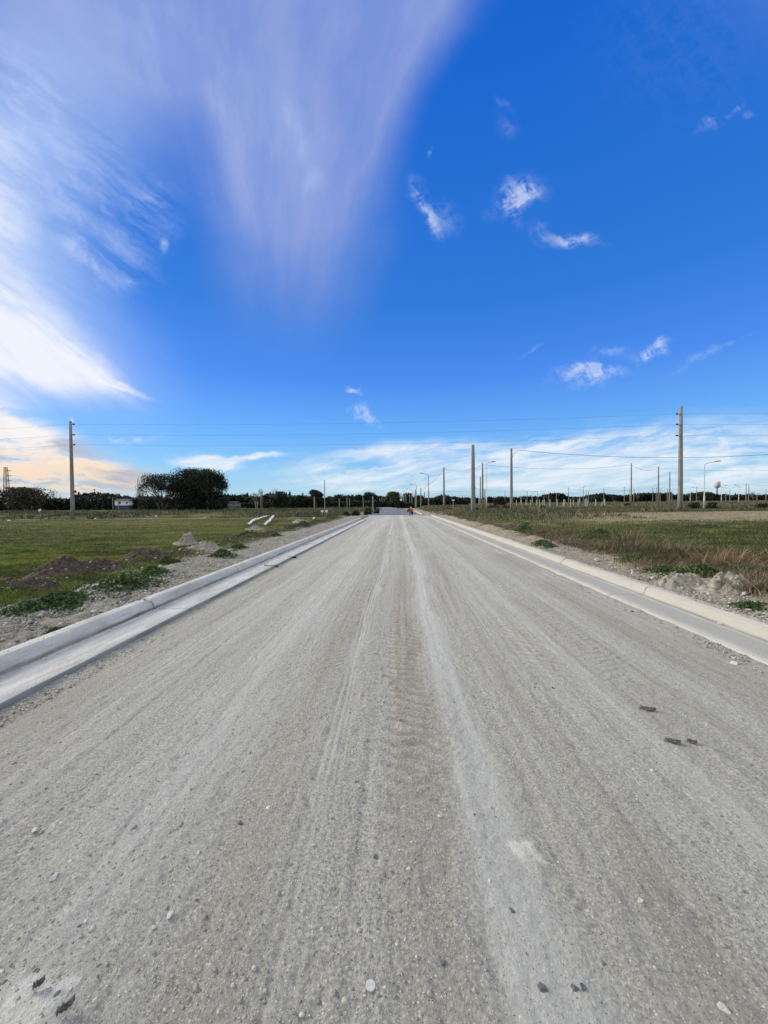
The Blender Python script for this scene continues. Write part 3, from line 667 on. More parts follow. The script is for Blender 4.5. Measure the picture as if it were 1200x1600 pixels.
# --- straw-coloured stalks standing behind the right kerb
x, y = field(lambda y: 4.75 + 0 * y, lambda y: 4.6 + 2.6 + 0.1 * y, 5.2, 36, 15000)
cl = fbm(x * 0.9, y * 0.55, 3, 69); k = cl + rng.uniform(-.2, .2, len(x)) > 0.2; x, y, cl = x[k], y[k], cl[k]
n = len(x); h = rng.uniform(0.06, 0.27, n) * (0.8 + 0.9 * np.clip(cl, 0, 1)); lean = rng.normal(0, 0.55, (n, 2)) * h[:, None]
V, T, C = blades(n, np.stack([x, y, gz(x, y) - .01], -1), h, lean, 0.0038 * np.maximum(1, y / 9), tones(n, STRAW, [.22, .10, .34, .34]), 3)
setting(nmesh('straw_stalks', V, T, M_GRASS, None, False, {'tone': C}), 'stuff', 'tangled straw coloured stalks behind the right kerb')
# --- hummocky rank growth beyond both plots
def rank(name, label, xf, n, ya, yb, hb, cols, wts, wid=0.02, thr=-0.1):
    x, y = field(xf[0], xf[1], ya, yb, n, 1); cl = fbm(x * 0.3, y * 0.6, 3, 70 + n % 7)
    k = cl + rng.uniform(-.3, .3, len(x)) > thr; x, y, cl = x[k], y[k], cl[k]; m_ = len(x); big = fbm(x * .11, y * .3, 3, 45)
    h = hb * rng.uniform(0.3, 1.3, m_) * (0.35 + 2.0 * np.clip(cl + .1, 0, 1)) * (1 + .8 * big); lean = rng.normal(0, .4, (m_, 2)) * h[:, None]
    V, T, C = blades(m_, np.stack([x, y, gz(x, y) - .02], -1), h, lean, wid, tones(m_, cols, wts) * (1 + .9 * cl[:, None]) * (1 + np.array([[.5, .15, .3]]) * big[:, None]), 2)
    setting(nmesh(name, V, T, M_GRASS, None, False, {'tone': np.clip(C, .004, 1)}), 'stuff', label)
RG = [(0.035, 0.05, 0.024), (0.055, 0.072, 0.036), (0.022, 0.032, 0.017), (0.10, 0.09, 0.062), (0.16, 0.135, 0.095)]
rank('rough_growth', 'rough grey green weeds beyond the mown left plot', (lambda y: -1.15 * y - 5, lambda y: -5.5 + 0 * y), 60000, 40.5, 92, 0.30, RG, [.32, .25, .31, .08, .04], 0.03)
rank('roadside_weeds', 'low brown and green weeds along the right of the far road', (lambda y: 4.6 + 0 * y, lambda y: 12 + 0.2 * y), 26000, 26, 95, 0.30, RG, [.25, .15, .25, .2, .15], 0.02)
rank('field_weeds', 'dark weeds in strips behind the tan mown strip', (lambda y: 10 + 0 * y, lambda y: 1.2 * y + 4), 60000, 37, 60, 0.26, RG, [.2, .2, .25, .2, .15], 0.022, 0.0)
rank('far_field_grass', 'faded grass of the farther right field', (lambda y: 5 + 0 * y, lambda y: 1.2 * y + 4), 40000, 60, 130, 0.24, RG, [.15, .2, .2, .25, .2], 0.05, 0.0)
rank('junction_weeds', 'brown and green weeds left of the junction', (lambda y: -14 + 0 * y, lambda y: -4.9 - 0.02 * y), 15000, 39, 88, 0.34, RG, [.25, .15, .2, .22, .18], 0.02)
# --- dark green leafy ground cover in the verges
def leafy_clump(name, cx, cy, rx, ry, h, n, cols, label, cat='weed', group=None, rot=0.0, ls=0.03):
    r_ = np.abs(rng.normal(0, .52, n)); a = rng.uniform(0, 2 * np.pi, n)
    lob = 0.45 + 0.95 * vnoise(np.cos(a) * 1.4 + cx * 9, np.sin(a) * 1.4 + cy, 3)
    ux, uy = r_ * np.cos(a) * rx * lob, r_ * np.sin(a) * ry * lob
    ux, uy = ux * math.cos(rot) - uy * math.sin(rot), ux * math.sin(rot) + uy * math.cos(rot)
    hh = h * np.exp(-(r_ / .75) ** 2) * rng.uniform(0.3, 1.0, n) * (0.5 + vnoise((cx + ux) * 7, (cy + uy) * 7, 8))
    g0 = gzs(cx, cy)
    zz_ = gz(cx + ux, cy + uy) - g0 + hh
    t1 = rng.normal(0, 1, (n, 3)); t1 /= np.linalg.norm(t1, axis=1)[:, None]; t2 = rng.normal(0, 1, (n, 3)); t2 -= t1 * (t1 * t2).sum(1)[:, None]; t2 /= np.linalg.norm(t2, axis=1)[:, None]
    t1 *= (ls * rng.uniform(.5, 1.3, n))[:, None]; t2 *= (ls * .5 * rng.uniform(.5, 1.2, n))[:, None]
    c = np.stack([ux, uy, zz_], -1)
    V = np.stack([c - t1, c + t2, c + t1, c - t2], 1).reshape(-1, 3); f = np.arange(4 * n).reshape(n, 4)
    tn = np.repeat(tones(n, cols), 4, axis=0)
    root = empty(name, (cx, cy, g0)); tag(root, label, cat, group)
    nmesh('leaves', V, f, M_LEAF, root, False, {'tone': tn})
    m_ = max(20, n // 8); p = rng.integers(0, n, m_)
    sx = np.stack([ux[p], uy[p], gz(cx + ux[p], cy + uy[p]) - g0 - .01], -1)
    V, T, C = blades(m_, sx, hh[p] * 1.2 + 0.05 * rng.uniform(.3, 1.5, m_), rng.normal(0, .03, (m_, 2)), 0.004, tones(m_, GREENS + DULL), 2)
    nmesh('grass_blades', V, T, M_GRASS, root, False, {'tone': C})
    return root
def gnd(px, py, z=0.12):
    d = ray(px, py); t_ = (z - 1.5) / d.z; p = CAM + d * t_; return p.x, p.y
LG = [(0.035, 0.075, 0.022), (0.06, 0.115, 0.035), (0.022, 0.045, 0.018), (0.095, 0.145, 0.05)]
PGN = 'leafy weed patches on the left verge'
for (px, py, rx, ry, h, rot, lab) in [
    (195, 915, 0.55, 0.85, .16, .7, 'broad dark green weed patch between dark soil and pale rubble, left foreground'),
    (95, 940, 0.40, 0.60, .13, .8, 'dark green weed patch at the frame edge below the soil heap'),
    (35, 957, 0.26, 0.34, .11, .6, 'small yellowish green weed patch lowest on the left verge'),
    (240, 897, 0.28, 0.36, .14, .3, 'round green weed tuft beside white stones above the cracked kerb joint'),
    (345, 868, 0.42, 0.55, .15, .4, 'thick green weed patch just beside the pale dirt mound'),
    (372, 857, 0.32, 0.5, .14, .4, 'green weed patch beyond the pale dirt mound, nearer the kerb'),
    (262, 880, 0.35, 0.4, .12, .2, 'low green weed patch in front of the pale dirt mound'),
    (385, 838, 0.5, 0.7, .16, .2, 'dull green weed patch at the edge of the mown turf beyond the mound'),
    (430, 838, 0.3, 0.6, .12, .2, 'small weed patch in the middle of the left rubble strip'),
    (475, 823, 0.5, 1.2, .25, .2, 'weed patch growing on the far end of the left spoil ridge'),
    (88, 984, 0.12, 0.16, .04, .2, 'tiny green tuft in pale rubble close to the left kerb')]:
    x, y = gnd(px, py, .15); leafy_clump('weed_patch', x, y, rx, ry, h, int(2600 * min(1, (rx * ry) / .25) + 300), LG, lab, 'weed', PGN, rot)
for (px, py, rx, ry, h, rot, lab) in [
    (820, 832, 0.35, 1.4, .42, 0, 'dark upright weed patch above the right kerb before the dry stalks'),
    (1100, 905, 0.75, 0.5, .14, .1, 'wide green weed patch under the reddish stalks'),
    (1175, 895, 0.5, 0.45, .16, 0, 'green weed patch at the right frame edge behind pale rubble'),
    (1035, 893, 0.35, 0.3, .10, 0, 'small green weed patch left of the pale rubble heap'),
    (1165, 946, 0.22, 0.16, .06, 0, 'small green weed tuft sitting on pale rubble beside the right kerb'),
    (990, 877, 0.25, 0.4, .14, 0, 'dark green tuft beside the white rubble stones on the right verge'),
    (850, 852, 0.3, 0.8, .10, 0, 'flat green weed patch on the tan clods above the right kerb'),
    (940, 838, 0.5, 0.6, .20, 0, 'bright green tuft between the dry stalks on the right')]:
    x, y = gnd(px, py, .17); leafy_clump('weed_patch', x, y, rx, ry, h, int(2400 * min(1, (rx * ry) / .2) + 300), LG, lab, 'weed', 'leafy weed patches on the right verge', rot)
# --- individual stands of dry stalks on the right
def stalks(px, py, n, h, spread, cols, lab, splay=0.5):
    n = int(n * 2.2); h *= .92; x0, y0 = gnd(px, py, .2); g0 = gzs(x0, y0)
    root = empty('dry_weed', (x0, y0, g0)); tag(root, lab, 'dry weed', 'stands of dry stalks on the right verge')
    P = rng.normal(0, spread, (n, 2)) * (1, .8); hh = h * rng.uniform(.45, 1.1, n); ln = rng.normal(0, splay, (n, 2)) * hh[:, None] + P * .5
    z = gz(x0 + P[:, 0], y0 + P[:, 1]) - g0 - .02
    V, T, C = blades(n, np.stack([P[:, 0], P[:, 1], z], -1), hh, ln, 0.0045, tones(n, cols), 4); nmesh('stalks', V, T, M_GRASS, root, False, {'tone': C})
    m_ = n; ln = rng.normal(0, 1.2, (m_, 2)) * .3
    P2 = rng.normal(0, spread * 1.3, (m_, 2)); V, T, C = blades(m_, np.stack([P2[:, 0], P2[:, 1], gz(x0 + P2[:, 0], y0 + P2[:, 1]) - g0], -1), rng.uniform(.01, .09, m_), ln, 0.004, tones(m_, STRAW), 3)
    nmesh('fallen_stalks', V, T, M_GRASS, root, False, {'tone': C})
RED = [(0.28, 0.16, 0.10), (0.20, 0.11, 0.075), (0.33, 0.23, 0.15)]
for a in [(1125, 878, 90, .42, .30, RED, 'reddish dry stalks in a fan, rightmost foreground stand'), (1165, 885, 60, .40, .35, STRAW, 'bent straw stalks at the right frame edge'),
          (980, 845, 70, .50, .25, STRAW, 'tall pale reed stalks standing above the white rubble'), (885, 848, 80, .48, .3, STRAW, 'dense tan stalks beyond the green tuft on the right'),
          (1045, 860, 70, .30, .35, STRAW, 'low arching straw clump between the reeds and the red stalks'), (1020, 885, 50, .22, .2, RED, 'low brown tangle beside the small green patch'),
          (925, 852, 50, .34, .22, STRAW, 'broken stalks leaning over the rubble near the kerb'), (760, 822, 60, .55, .3, [(0.11, 0.08, 0.06), (0.17, 0.12, 0.09)], 'dark brown twiggy stand near the thick bare pole'),
          (1080, 870, 60, .28, .3, [(0.09, 0.06, 0.05), (0.16, 0.10, 0.08)], 'dark matted stalks left of the red fan')]:
    stalks(*a)

# --- loose stones: gravel scattered on road and verges
def stones(name, label, x, y, z, r, mat, squash=0.6):
    n = len(x)
    a = bpy.data.meshes.new('t')
    ph = (1 + 5 ** .5) / 2
    ico = np.array([(-1, ph, 0), (1, ph, 0), (-1, -ph, 0), (1, -ph, 0), (0, -1, ph), (0, 1, ph), (0, -1, -ph), (0, 1, -ph), (ph, 0, -1), (ph, 0, 1), (-ph, 0, -1), (-ph, 0, 1)], float)
    ico /= np.linalg.norm(ico[0])
    bpy.data.meshes.remove(a)
    F_ = np.array([(0, 11, 5), (0, 5, 1), (0, 1, 7), (0, 7, 10), (0, 10, 11), (1, 5, 9), (5, 11, 4), (11, 10, 2), (10, 7, 6), (7, 1, 8), (3, 9, 4), (3, 4, 2), (3, 2, 6), (3, 6, 8), (3, 8, 9), (4, 9, 5), (2, 4, 11), (6, 2, 10), (8, 6, 7), (9, 8, 1)])
    S = r[:, None] * rng.uniform(.55, 1.25, (n, 3)) * (1, 1, squash)
    V = ico[None] * (1 + rng.uniform(-.28, .28, (n, 12, 1))) * S[:, None]
    a = rng.uniform(0, 6.28, n); ca, sa = np.cos(a)[:, None], np.sin(a)[:, None]
    Vx = V[:, :, 0] * ca - V[:, :, 1] * sa; Vy = V[:, :, 0] * sa + V[:, :, 1] * ca
    V = np.stack([Vx + x[:, None], Vy + y[:, None], V[:, :, 2] + z[:, None]], -1).reshape(-1, 3)
    f = (F_[None] + 12 * np.arange(n)[:, None, None]).reshape(-1, 3)
    tn = np.repeat(rng.uniform(0, 1, n), 12)
    return setting(nmesh(name, V, f, mat, None, False, {'tone': tn}), 'stuff', label)
m, t, b, tc = material('loose_stone', 0.95, 0.1)
r_ = t.new('ShaderNodeValToRGB'); t.l.new(attr(t, 'tone'), r_.inputs[0])
e = r_.color_ramp.elements; e[0].color = (0.14, 0.135, 0.125, 1); e[1].color = (0.56, 0.55, 0.52, 1); q = e.new(0.2); q.color = (0.25, 0.24, 0.22, 1); q = e.new(0.75); q.color = (0.36, 0.35, 0.325, 1)
nz = t.noise(tc, 70, 4, 0.6); t.put(b.inputs['Base Color'], t.mix(t.mr(nz, .3, .7, .0, .5), r_.outputs[0], (0.2, 0.185, 0.165))); M_LOOSE = m
n = 24000
u = rng.uniform(0, 1, n); y = 1 / (1 / 0.8 + u * (1 / 22 - 1 / 0.8)); x = rng.uniform(-3.0, 3.4, n) * np.minimum(1, 0.62 + y * 0.45)
keep = (rng.uniform(0, 1, n) < 0.2 + 0.8 * ss(fbm(x * 1.5, y * 0.8, 3, 110), -0.2, 0.4)) & (rng.uniform(0, 1, n) > 0.8 * ss(np.abs(x - .42), .3, .1)) & (x > -2.95) & (x < 3.35)
x, y = x[keep], y[keep]; r = np.exp(rng.normal(math.log(0.0036), 0.45, len(x))) * np.maximum(1, (y / 6) ** .5); r = np.clip(r, .002, .013)
stones('loose_gravel', 'small loose chips scattered over the gravel road', x, y, roadz(x, y) - r * 0.05, r, M_LOOSE)
def rub(n, xa, xb, ya, yb, rm, sg, rmax):
    u = rng.uniform(0, 1, n); y = 1 / (1 / ya + u * (1 / yb - 1 / ya)); x = rng.uniform(xa, xb, n)
    k = rng.uniform(0, 1, n) < 0.25 + 0.75 * ss(fbm(x * 1.3, y * 1.3, 3, 111), -.2, .3); x, y = x[k], y[k]
    r = np.clip(np.exp(rng.normal(math.log(rm), sg, len(x))), .004, rmax); return x, y, r
A1 = rub(26000, -5.7, -3.74, 2.5, 36, 0.0095, .55, .042); A2 = rub(14000, 4.14, 5.5, 3.2, 45, 0.009, .55, .04); A3 = rub(1500, -6.8, -5.4, 4, 34, 0.014, .6, .05); A4 = rub(3500, 3.12, 3.40, 2.2, 40, 0.006, .55, .02); A5 = rub(3000, -2.96, -2.72, 2.2, 34, 0.005, .55, .016); A6 = rub(6000, 3.99, 4.17, 2.6, 44, 0.006, .5, .016); A7 = rub(900, -3.72, -3.58, 2.6, 34, 0.005, .5, .012); A8 = rub(700, -3.46, -3.38, 2.6, 34, 0.004, .5, .01)
x = np.concatenate([A1[0], A2[0], A3[0]]); y = np.concatenate([A1[1], A2[1], A3[1]]); r = np.concatenate([A1[2], A2[2], A3[2]])
stones('rubble', 'pale chips and clods of rubble on both verges', x, y, gz(x, y) + r * .25, r, M_LOOSE, .75)
x, y, r = A4; k = x < 3.33; x, y, r = x[k], y[k], r[k]
stones('kerbside_grit', 'grit lying along the right gutter edge', x, y, roadz(x, y) + r * .3, r, M_LOOSE)
x, y, r = A5; k = x > -2.93; stones('slab_edge_grit', 'grit lying along the left slab edge', x[k], y[k], roadz(x[k], y[k]) + r[k] * .2, r[k], M_LOOSE)
x = np.concatenate([A6[0], A7[0], A8[0]]); y = np.concatenate([A6[1], A7[1], A8[1]]); r = np.concatenate([A6[2], A7[2], A8[2]]); zk = np.concatenate([np.full(len(A6[0]), .158), np.full(len(A7[0]), .167), np.full(len(A8[0]), .04)])
stones('kerb_grit', 'chips spilt over both kerb tops', x, y, zk + r * .2, r, M_LOOSE)
def rock(name, px, py, z, size, mat, label, cat='stone', group=None, rough=.22, lift=.25):
    x0, y0 = gnd(px, py, z)
    import bmesh
    bm = bmesh.new(); bmesh.ops.create_icosphere(bm, subdivisions=3, radius=1)
    sd_ = rng.integers(0, 999)
    cuts = [(Vector(rng.normal(0, 1, 3)).normalized(), rng.uniform(.55, .85)) for _ in range(9)]
    for v in bm.verts:
        for nn, dd_ in cuts:
            q_ = v.co.dot(nn)
            if q_ > dd_: v.co -= nn * (q_ - dd_)
    for v in bm.verts:
        c = v.co.copy(); f_ = 1 + rough * float(fbm(np.array([c.x * 1.4 + sd_]), np.array([c.y * 1.4 + c.z * 1.1]), 3, 7)[0]) * 1.6
        v.co = Vector((c.x * size[0] * f_, c.y * size[1] * f_, c.z * size[2] * f_))
    me = bpy.data.meshes.new(name); bm.to_mesh(me); bm.free(); me.materials.append(mat)
    o = bpy.data.objects.new(name, me); col.objects.link(o); o.location = (x0, y0, z + size[2] * lift); o.rotation_euler = (0, 0, rng.uniform(0, 3))
    return tag(o, label, cat, group)
DS = 'dark stones lying on the gravel road'
for px, py, s_, lab in [(800, 1424, .013, 'single dark stone in the pale wheel track, highest of the dark stones near the bottom'), (848, 1546, .019, 'dark stone left of the close pair near the bottom edge'), (898, 1545, .015, 'left stone of the close dark pair near the bottom edge'),
                        (912, 1545, .015, 'right stone of the close dark pair near the bottom edge'), (586, 1339, .014, 'lone dark stone in the middle of the road between two tracks'), (375, 1286, .016, 'lone dark stone on the left half of the road'), (692, 1505, .015, 'dark stone left of the muddy dent in the lower middle'),
                        (557, 1222, .016, 'dark stone on the thin tyre track in mid road'), (567, 1122, .014, 'small dark stone above the thin tyre track, left of centre'), (864, 1075, .018, 'dark stone on the brown band right of the pale track')]:
    s_ *= .85; rock('dark_stone', px, py, .0, (s_, s_ * .8, s_ * .45), M_STONED, lab, 'stone', DS)
for px, py, z, s_, lab in [(1146, 1037, .0, .05, 'flat pale stone on the road by the right gutter, frame edge'), (1127, 975, .03, .045, 'white stone lying in the right gutter against the kerb'), (932, 875, .17, .09, 'large white stone behind the right kerb in the rubble'),
                           (1020, 903, .17, .05, 'roundish white stone above the right kerb near the rubble heap'), (1032, 896, .18, .035, 'small white stone behind the roundish one on the right verge'), (148, 915, .2, .07, 'white stone on the dark soil, left verge'),
                           (250, 885, .16, .07, 'white stone beside the round green tuft, left verge'), (186, 917, .2, .09, 'grey rounded stone half buried in the weed patch'), (147, 955, .15, .06, 'pale stone in rubble right behind the left kerb'), (240, 1450, .0, .012, 'small pale stone at left on the open road'),
                           (490, 1320, .0, .012, 'pale chip in mid road beside the thin track'), (600, 1545, .0, .012, 'pale pebble near the bottom centre'), (1000, 1408, .0, .017, 'pale pebble right of the brown band'), (1130, 1575, .0, .022, 'pale flat stone in the lower right corner'),
                           (54, 1297, .0, .02, 'pale stone at the left frame edge in mid foreground'), (85, 1371, .0, .022, 'pale stone in the left foreground below the other one'), (266, 1430, .0, .016, 'oblong pale stone in the left foreground'), (765, 1376, .0, .012, 'pale chip beside the white strip')]:
    s_ *= .85; rock('pale_stone', px, py, z, (s_, s_ * .75, s_ * .42), M_STONEW, lab, 'stone', 'pale stones on road and verges')
MOUNDS = []; MST = []
def mound(px, py, z, size, lab, mat=M_SOIL):
    """heap of spoil: a lumpy height field that runs out into the verge"""
    x0, y0 = gnd(px, py, z); rx, ry, h = size[0] * 1.5, size[1] * 1.7, size[2]; k = rng.integers(1, 900)
    u = np.linspace(-1, 1, 70); X, Y, V, Fq = grid(u, u, lambda a, b: 0 * a)
    r = np.hypot(V[:, 0], V[:, 1]) * (1 + .25 * fbm(np.arctan2(V[:, 1], V[:, 0]) * 1.3 + k, V[:, 0] * 0, 2, 3))
    wx, wy = V[:, 0] * rx, V[:, 1] * ry
    prof = ss(r, 1.0, 0.1)
    zz = h * prof * (1 + .9 * fbm((wx + k) * 3.0, wy * 3.0, 3, 8)) + prof ** .5 * (.10 * fbm((wx + k) * 11, wy * 11, 3, 9) + .045 * fbm((wx + k) * 25, wy * 25, 2, 12))
    zz = zz + gz(x0 + wx, y0 + wy) - gzs(x0, y0) - .06 * ss(r, .8, 1.0)
    V = np.stack([wx, wy, zz], -1)
    ns_ = 150 if mat is M_SOIL else 40
    sel = rng.choice(np.nonzero(prof > .08)[0], ns_); rr = np.clip(np.exp(rng.normal(math.log(.010), .55, ns_)), .004, .035)
    MST.append(np.stack([x0 + wx[sel], y0 + wy[sel], zz[sel] + gzs(x0, y0) + rr * .1, rr], -1))
    o = nmesh('dirt_mound', V, Fq, mat, None, False); o.location = (x0, y0, gzs(x0, y0)); MOUNDS.append(o)
    return tag(o, lab, 'dirt mound', 'heaps of dirt on the verges')
mound(292, 852, .1, (.34, .30, .27), 'pale grey dirt mound with a rounded top at the edge of the mown plot')
mound(322, 862, .1, (.45, .3, .15), 'darker low dirt heap leaning on the pale mound')
M_DSOIL = simple('dark_soil', (0.035, 0.028, 0.026), (0.11, 0.09, 0.078), 14, 1.0, 0.05, 0.9)
mound(100, 900, .12, (.52, .42, .17), 'dark brown soil heap at left between turf and weeds', M_DSOIL)
mound(45, 925, .12, (.4, .3, .12), 'low dark soil heap at the left frame edge', M_DSOIL)
mound(228, 876, .12, (.5, .35, .15), 'dark soil heap beyond the round green tuft', M_DSOIL)
mound(150, 893, .12, (.4, .3, .13), 'dark soil heap in the middle of the left soil row', M_DSOIL)
mound(1150, 925, .12, (.5, .3, .12), 'pale sandy rubble heap at the right frame edge')
mound(1065, 918, .12, (.4, .25, .12), 'pale rubble heap beside the green patch on the right verge')
mound(400, 829, .1, (.45, .3, .14), 'pale clod heap at the turf edge halfway along the left verge')
mound(470, 817, .1, (.5, .7, .2), 'long low spoil heap near the far end of the left verge')

M_ = np.concatenate(MST); stones('mound_rubble', 'chips and clods lying on the heaps of dirt', M_[:, 0], M_[:, 1], M_[:, 2], M_[:, 3], M_LOOSE, .8)
# --- small litter on the road
def flat_scrap(name, px, py, L, Wd, rz, mat, lab, cat, z=.006):
    x0, y0 = gnd(px, py, z); mb = MB(); n = 9; pts = []
    V = []; 
    for i in range(n):
        q = i / (n - 1); w_ = Wd * (0.35 + 0.65 * math.sin(math.pi * min(max(q, .06), .94))) * (1 + .2 * math.sin(i * 2.3))
        hgt = .006 + .010 * abs(math.sin(i * 1.7))
        for k, s_ in enumerate((-1, -.4, .4, 1)):
            V.append((L * (q - .5), w_ * s_ / 2 + .15 * Wd * math.sin(i), hgt + (.008 if abs(s_) < .5 else 0)))
    Fq = []
    for i in range(n - 1):
        for k in range(3): a = i * 4 + k; Fq.append((a, a + 1, a + 5, a + 4))
    V2 = [(a, b_, c - .006) for a, b_, c in V]; off_ = len(V)
    Fq += [tuple(off_ + i for i in reversed(q_)) for q_ in Fq]
    mb.add(V + V2, Fq); o = mb.build(name, mat, None, True); o.location = (x0, y0, z); o.rotation_euler = (0, 0, rz); return tag(o, lab, cat)
M_BARKD = simple('dark_bark', (0.035, 0.034, 0.034), (0.17, 0.16, 0.145), 60, 0.8, 0.2, .5)
for a in [('bark_scrap', 1012, 1109, .10, .035, -.35, 'dark curled bark scrap, farthest of three at right'), ('bark_scrap', 1051, 1160, .085, .03, -.35, 'long dark bark scrap left of the shorter one'), ('bark_scrap', 1081, 1161, .05, .03, -.5, 'short dark bark scrap, rightmost of the three'),
          ('bark_scrap', 103, 1577, .045, .018, .9, 'dark bark scrap in the lower left corner beside the pale embedded rock'), ('bark_scrap', 61, 1541, .03, .014, .9, 'smaller dark bark scrap above the one in the lower left corner')]:
    o = flat_scrap(a[0], a[1], a[2], a[3], a[4], a[5], M_BARKD, a[6], 'bark scrap'); o['group'] = 'dark bark scraps on the road'
# bottle cap pressed into the road
x0, y0 = gnd(579, 1540, .004); mb = MB(); mb.tube([(0, 0, 0), (0, 0, .0035), (0, 0, .0045), (0, 0, .0046), (0, 0, .0036), (0, 0, .0035)], [.0155, .0155, .0145, .0125, .0115, .002], 24)
o = mb.build('bottle_cap', simple('faded_cap', (0.38, 0.39, 0.42), (0.5, 0.5, 0.52), 60)); o.location = (x0, y0, .002); tag(o, 'round faded grey bottle cap pressed into the road near the bottom', 'bottle cap')
# fallen leafy twigs by the left gutter
for px, py, L, lab in [(423, 886, .34, 'leafy green twig lying against the left gutter edge'), (455, 872, .3, 'leafy green twig on the road beyond the first one'), (483, 834, .3, 'small dark twig farther along the left gutter')]:
    x0, y0 = gnd(px, py, .01); root = empty('twig', (x0, y0, .0)); tag(root, lab, 'twig', 'twigs on the road by the left gutter')
    mb = MB(); mb.tube([(-L / 2, 0, .012), (0, .02, .02), (L / 2, -.02, .012)], [.007, .005, .002], 6); mb.tube([(-.02, .01, .02), (.05, .08, .03)], [.004, .002], 5); mb.build('stem', M_BARK, root)
    n = 150; c = np.stack([rng.uniform(-L * .45, L * .5, n), rng.normal(0, .028, n), rng.uniform(.008, .05, n)], -1); t1 = rng.normal(0, .016, (n, 3)); t2 = rng.normal(0, .009, (n, 3))
    nmesh('leaves', np.stack([c - t1, c + t2, c + t1, c - t2], 1).reshape(-1, 3), np.arange(4 * n).reshape(n, 4), M_LEAF, root, False, {'tone': np.repeat(tones(n, LG), 4, axis=0)})

# ------------------------------------------------------------------ poles, lamps, cables
def foot(px, py_top, Y):
    p = at(px, py_top, Y); g = gzs(p.x, p.y); return p.x, p.y, g, p.z - g
def pole(px, pt, Y, label, r0=.15, r1=.085, mat=None, ins=None, group='concrete poles', name='utility_pole', lean=0.0, cap=True):
    x, y, g, H = foot(px, pt, Y); root = empty(name, (x, y, g)); tag(root, label, 'utility pole', group)
    mb = MB(); mb.tube([(-lean * (1 - q) * 0, 0, -0.3 + (H + .3) * q) for q in (0, .2, .4, .6, .8, 1)], [r0 + (r1 - r0) * q for q in (0, .2, .4, .6, .8, 1)], 16); mb.build('shaft', mat or M_POLE, root, True)
    if ins:
        side, drops = ins
        for d in drops:
            z = H - d; b_ = MB(); b_.tube([(side * r1 * .8, 0, z), (side * (r1 + .12), 0, z + .01)], [.03, .025], 8); o = b_.build('bracket', M_GALV, root, True)
            i_ = MB(); xs_ = side * (r1 + .12)
            pr = [(0, .05), (.03, .085), (.06, .05), (.09, .085), (.12, .05), (.15, .08), (.19, .05), (.23, .035)]
            i_.tube([(xs_ + side * a_, 0, z + .02) for a_, _ in pr], [r_ for _, r_ in pr], 12); i_.build('insulator', M_DARKM, root, True)
    return root, Vector((x, y, g + H)), H
def span(name, pts, sag, r, mat, label, group=None, n=40):
    """one continuous overhead conductor through the given points"""
    P = []
    for a, b_ in zip(pts[:-1], pts[1:]):
        for k in range(n):
            q = k / n; p = Vector(a).lerp(Vector(b_), q); p.z -= sag * 4 * q * (1 - q); P.append(p)
    P.append(Vector(pts[-1])); mb = MB(); mb.tube(P, r, 6); o = mb.build(name, mat, None, True); return tag(o, label, 'overhead wire', group)
YM = 39.5
pl, ptl, Hl = pole(110, 658, YM, 'tall concrete pole with three insulators standing alone on the left plot', .20, .125, ins=(1, (.35, 1.45, 2.5)), group=None)
pr_, ptr, Hr = pole(1064, 635, YM, 'tall concrete pole with three insulators standing in the right field', .24, .145, ins=(-1, (.75, 1.8, 2.9)), group=None)
for k, (dl_, dr_) in enumerate(((.35, .75), (1.45, 1.8), (2.5, 2.9))):
    a = ptl + Vector((.36, 0, .03 - dl_)); c = ptr + Vector((-.36, 0, .03 - dr_))
    span('power_line', [a + Vector((-60, 2, -.9)), a, c, c + Vector((55, -2, 0.1))], .42, .0065, M_ALUW, ('highest', 'middle', 'lowest')[k] + ' of the three thin power lines crossing the road', 'thin power lines crossing the road')
# thick bare pole, corner pole and their cable
pole(739, 695, 42, 'thick pale concrete pole nearest the road on the right, with nothing on it', .27, .165, group=None)
pc, ptc, Hc = pole(799, 700.5, 49, 'concrete pole with a bundled cable leaving its top in a loop', .20, .125, group=None)
cab = M_WIRE
end = at(1300, 702, 47); pA = at(812, 703.5, 49)
mb = MB(); P = [ptc + Vector((.12, 0, -1.15)), ptc + Vector((.3, 0, -.7)), ptc + Vector((.65, 0, -.35)), pA]
for k in range(1, 61):
    q = k / 60; p = pA.lerp(end, q); p.z -= .95 * 4 * q * (1 - q); P.append(p)
mb.tube(P, .021, 6); o = mb.build('power_line', cab, None, True); tag(o, 'thick black bundled cable looping off the corner pole and running out to the right', 'overhead wire')
# second line of poles farther along the side street
pb, ptb, _ = pole(693.5, 730.5, 75, 'dark topped concrete pole right of the first street lamp, cables meeting at its top', .20, .13, group=None)
pd, ptd, _ = pole(754, 723.5, 64, 'weathered brown pole close behind the thick pale one', .17, .10, M_WOODPOLE, group=None)
pe, pte, _ = pole(750.5, 745, 88, 'shorter pole just left of the weathered brown pole', .16, .11, group=None)
pf, ptf, _ = pole(757.5, 764, 105, 'low stout pole half hidden behind the weathered brown pole', .16, .13, group=None)
pg, ptg, _ = pole(986.5, 724, 74, 'slim brown pole carrying the second cable in the middle of the right field', .13, .085, M_WOODPOLE, group=None)
ph_, pth, _ = pole(1029, 729, 80, 'dark slim pole left of the tall right pole', .14, .09, M_WOODPOLE, group=None)
pi, pti, _ = pole(1046.5, 737, 84, 'slim pole immediately left of the tall right pole', .14, .09, group=None)
span('power_line', [ptb + Vector((0, 0, -.2)), ptd + Vector((0, 0, -.25)), ptg + Vector((0, 0, -.3)), pth + Vector((0, 0, -.3)), at(1300, 729, 90)], .75, .016, cab, 'second bundled cable strung between the mid distance poles on the right')
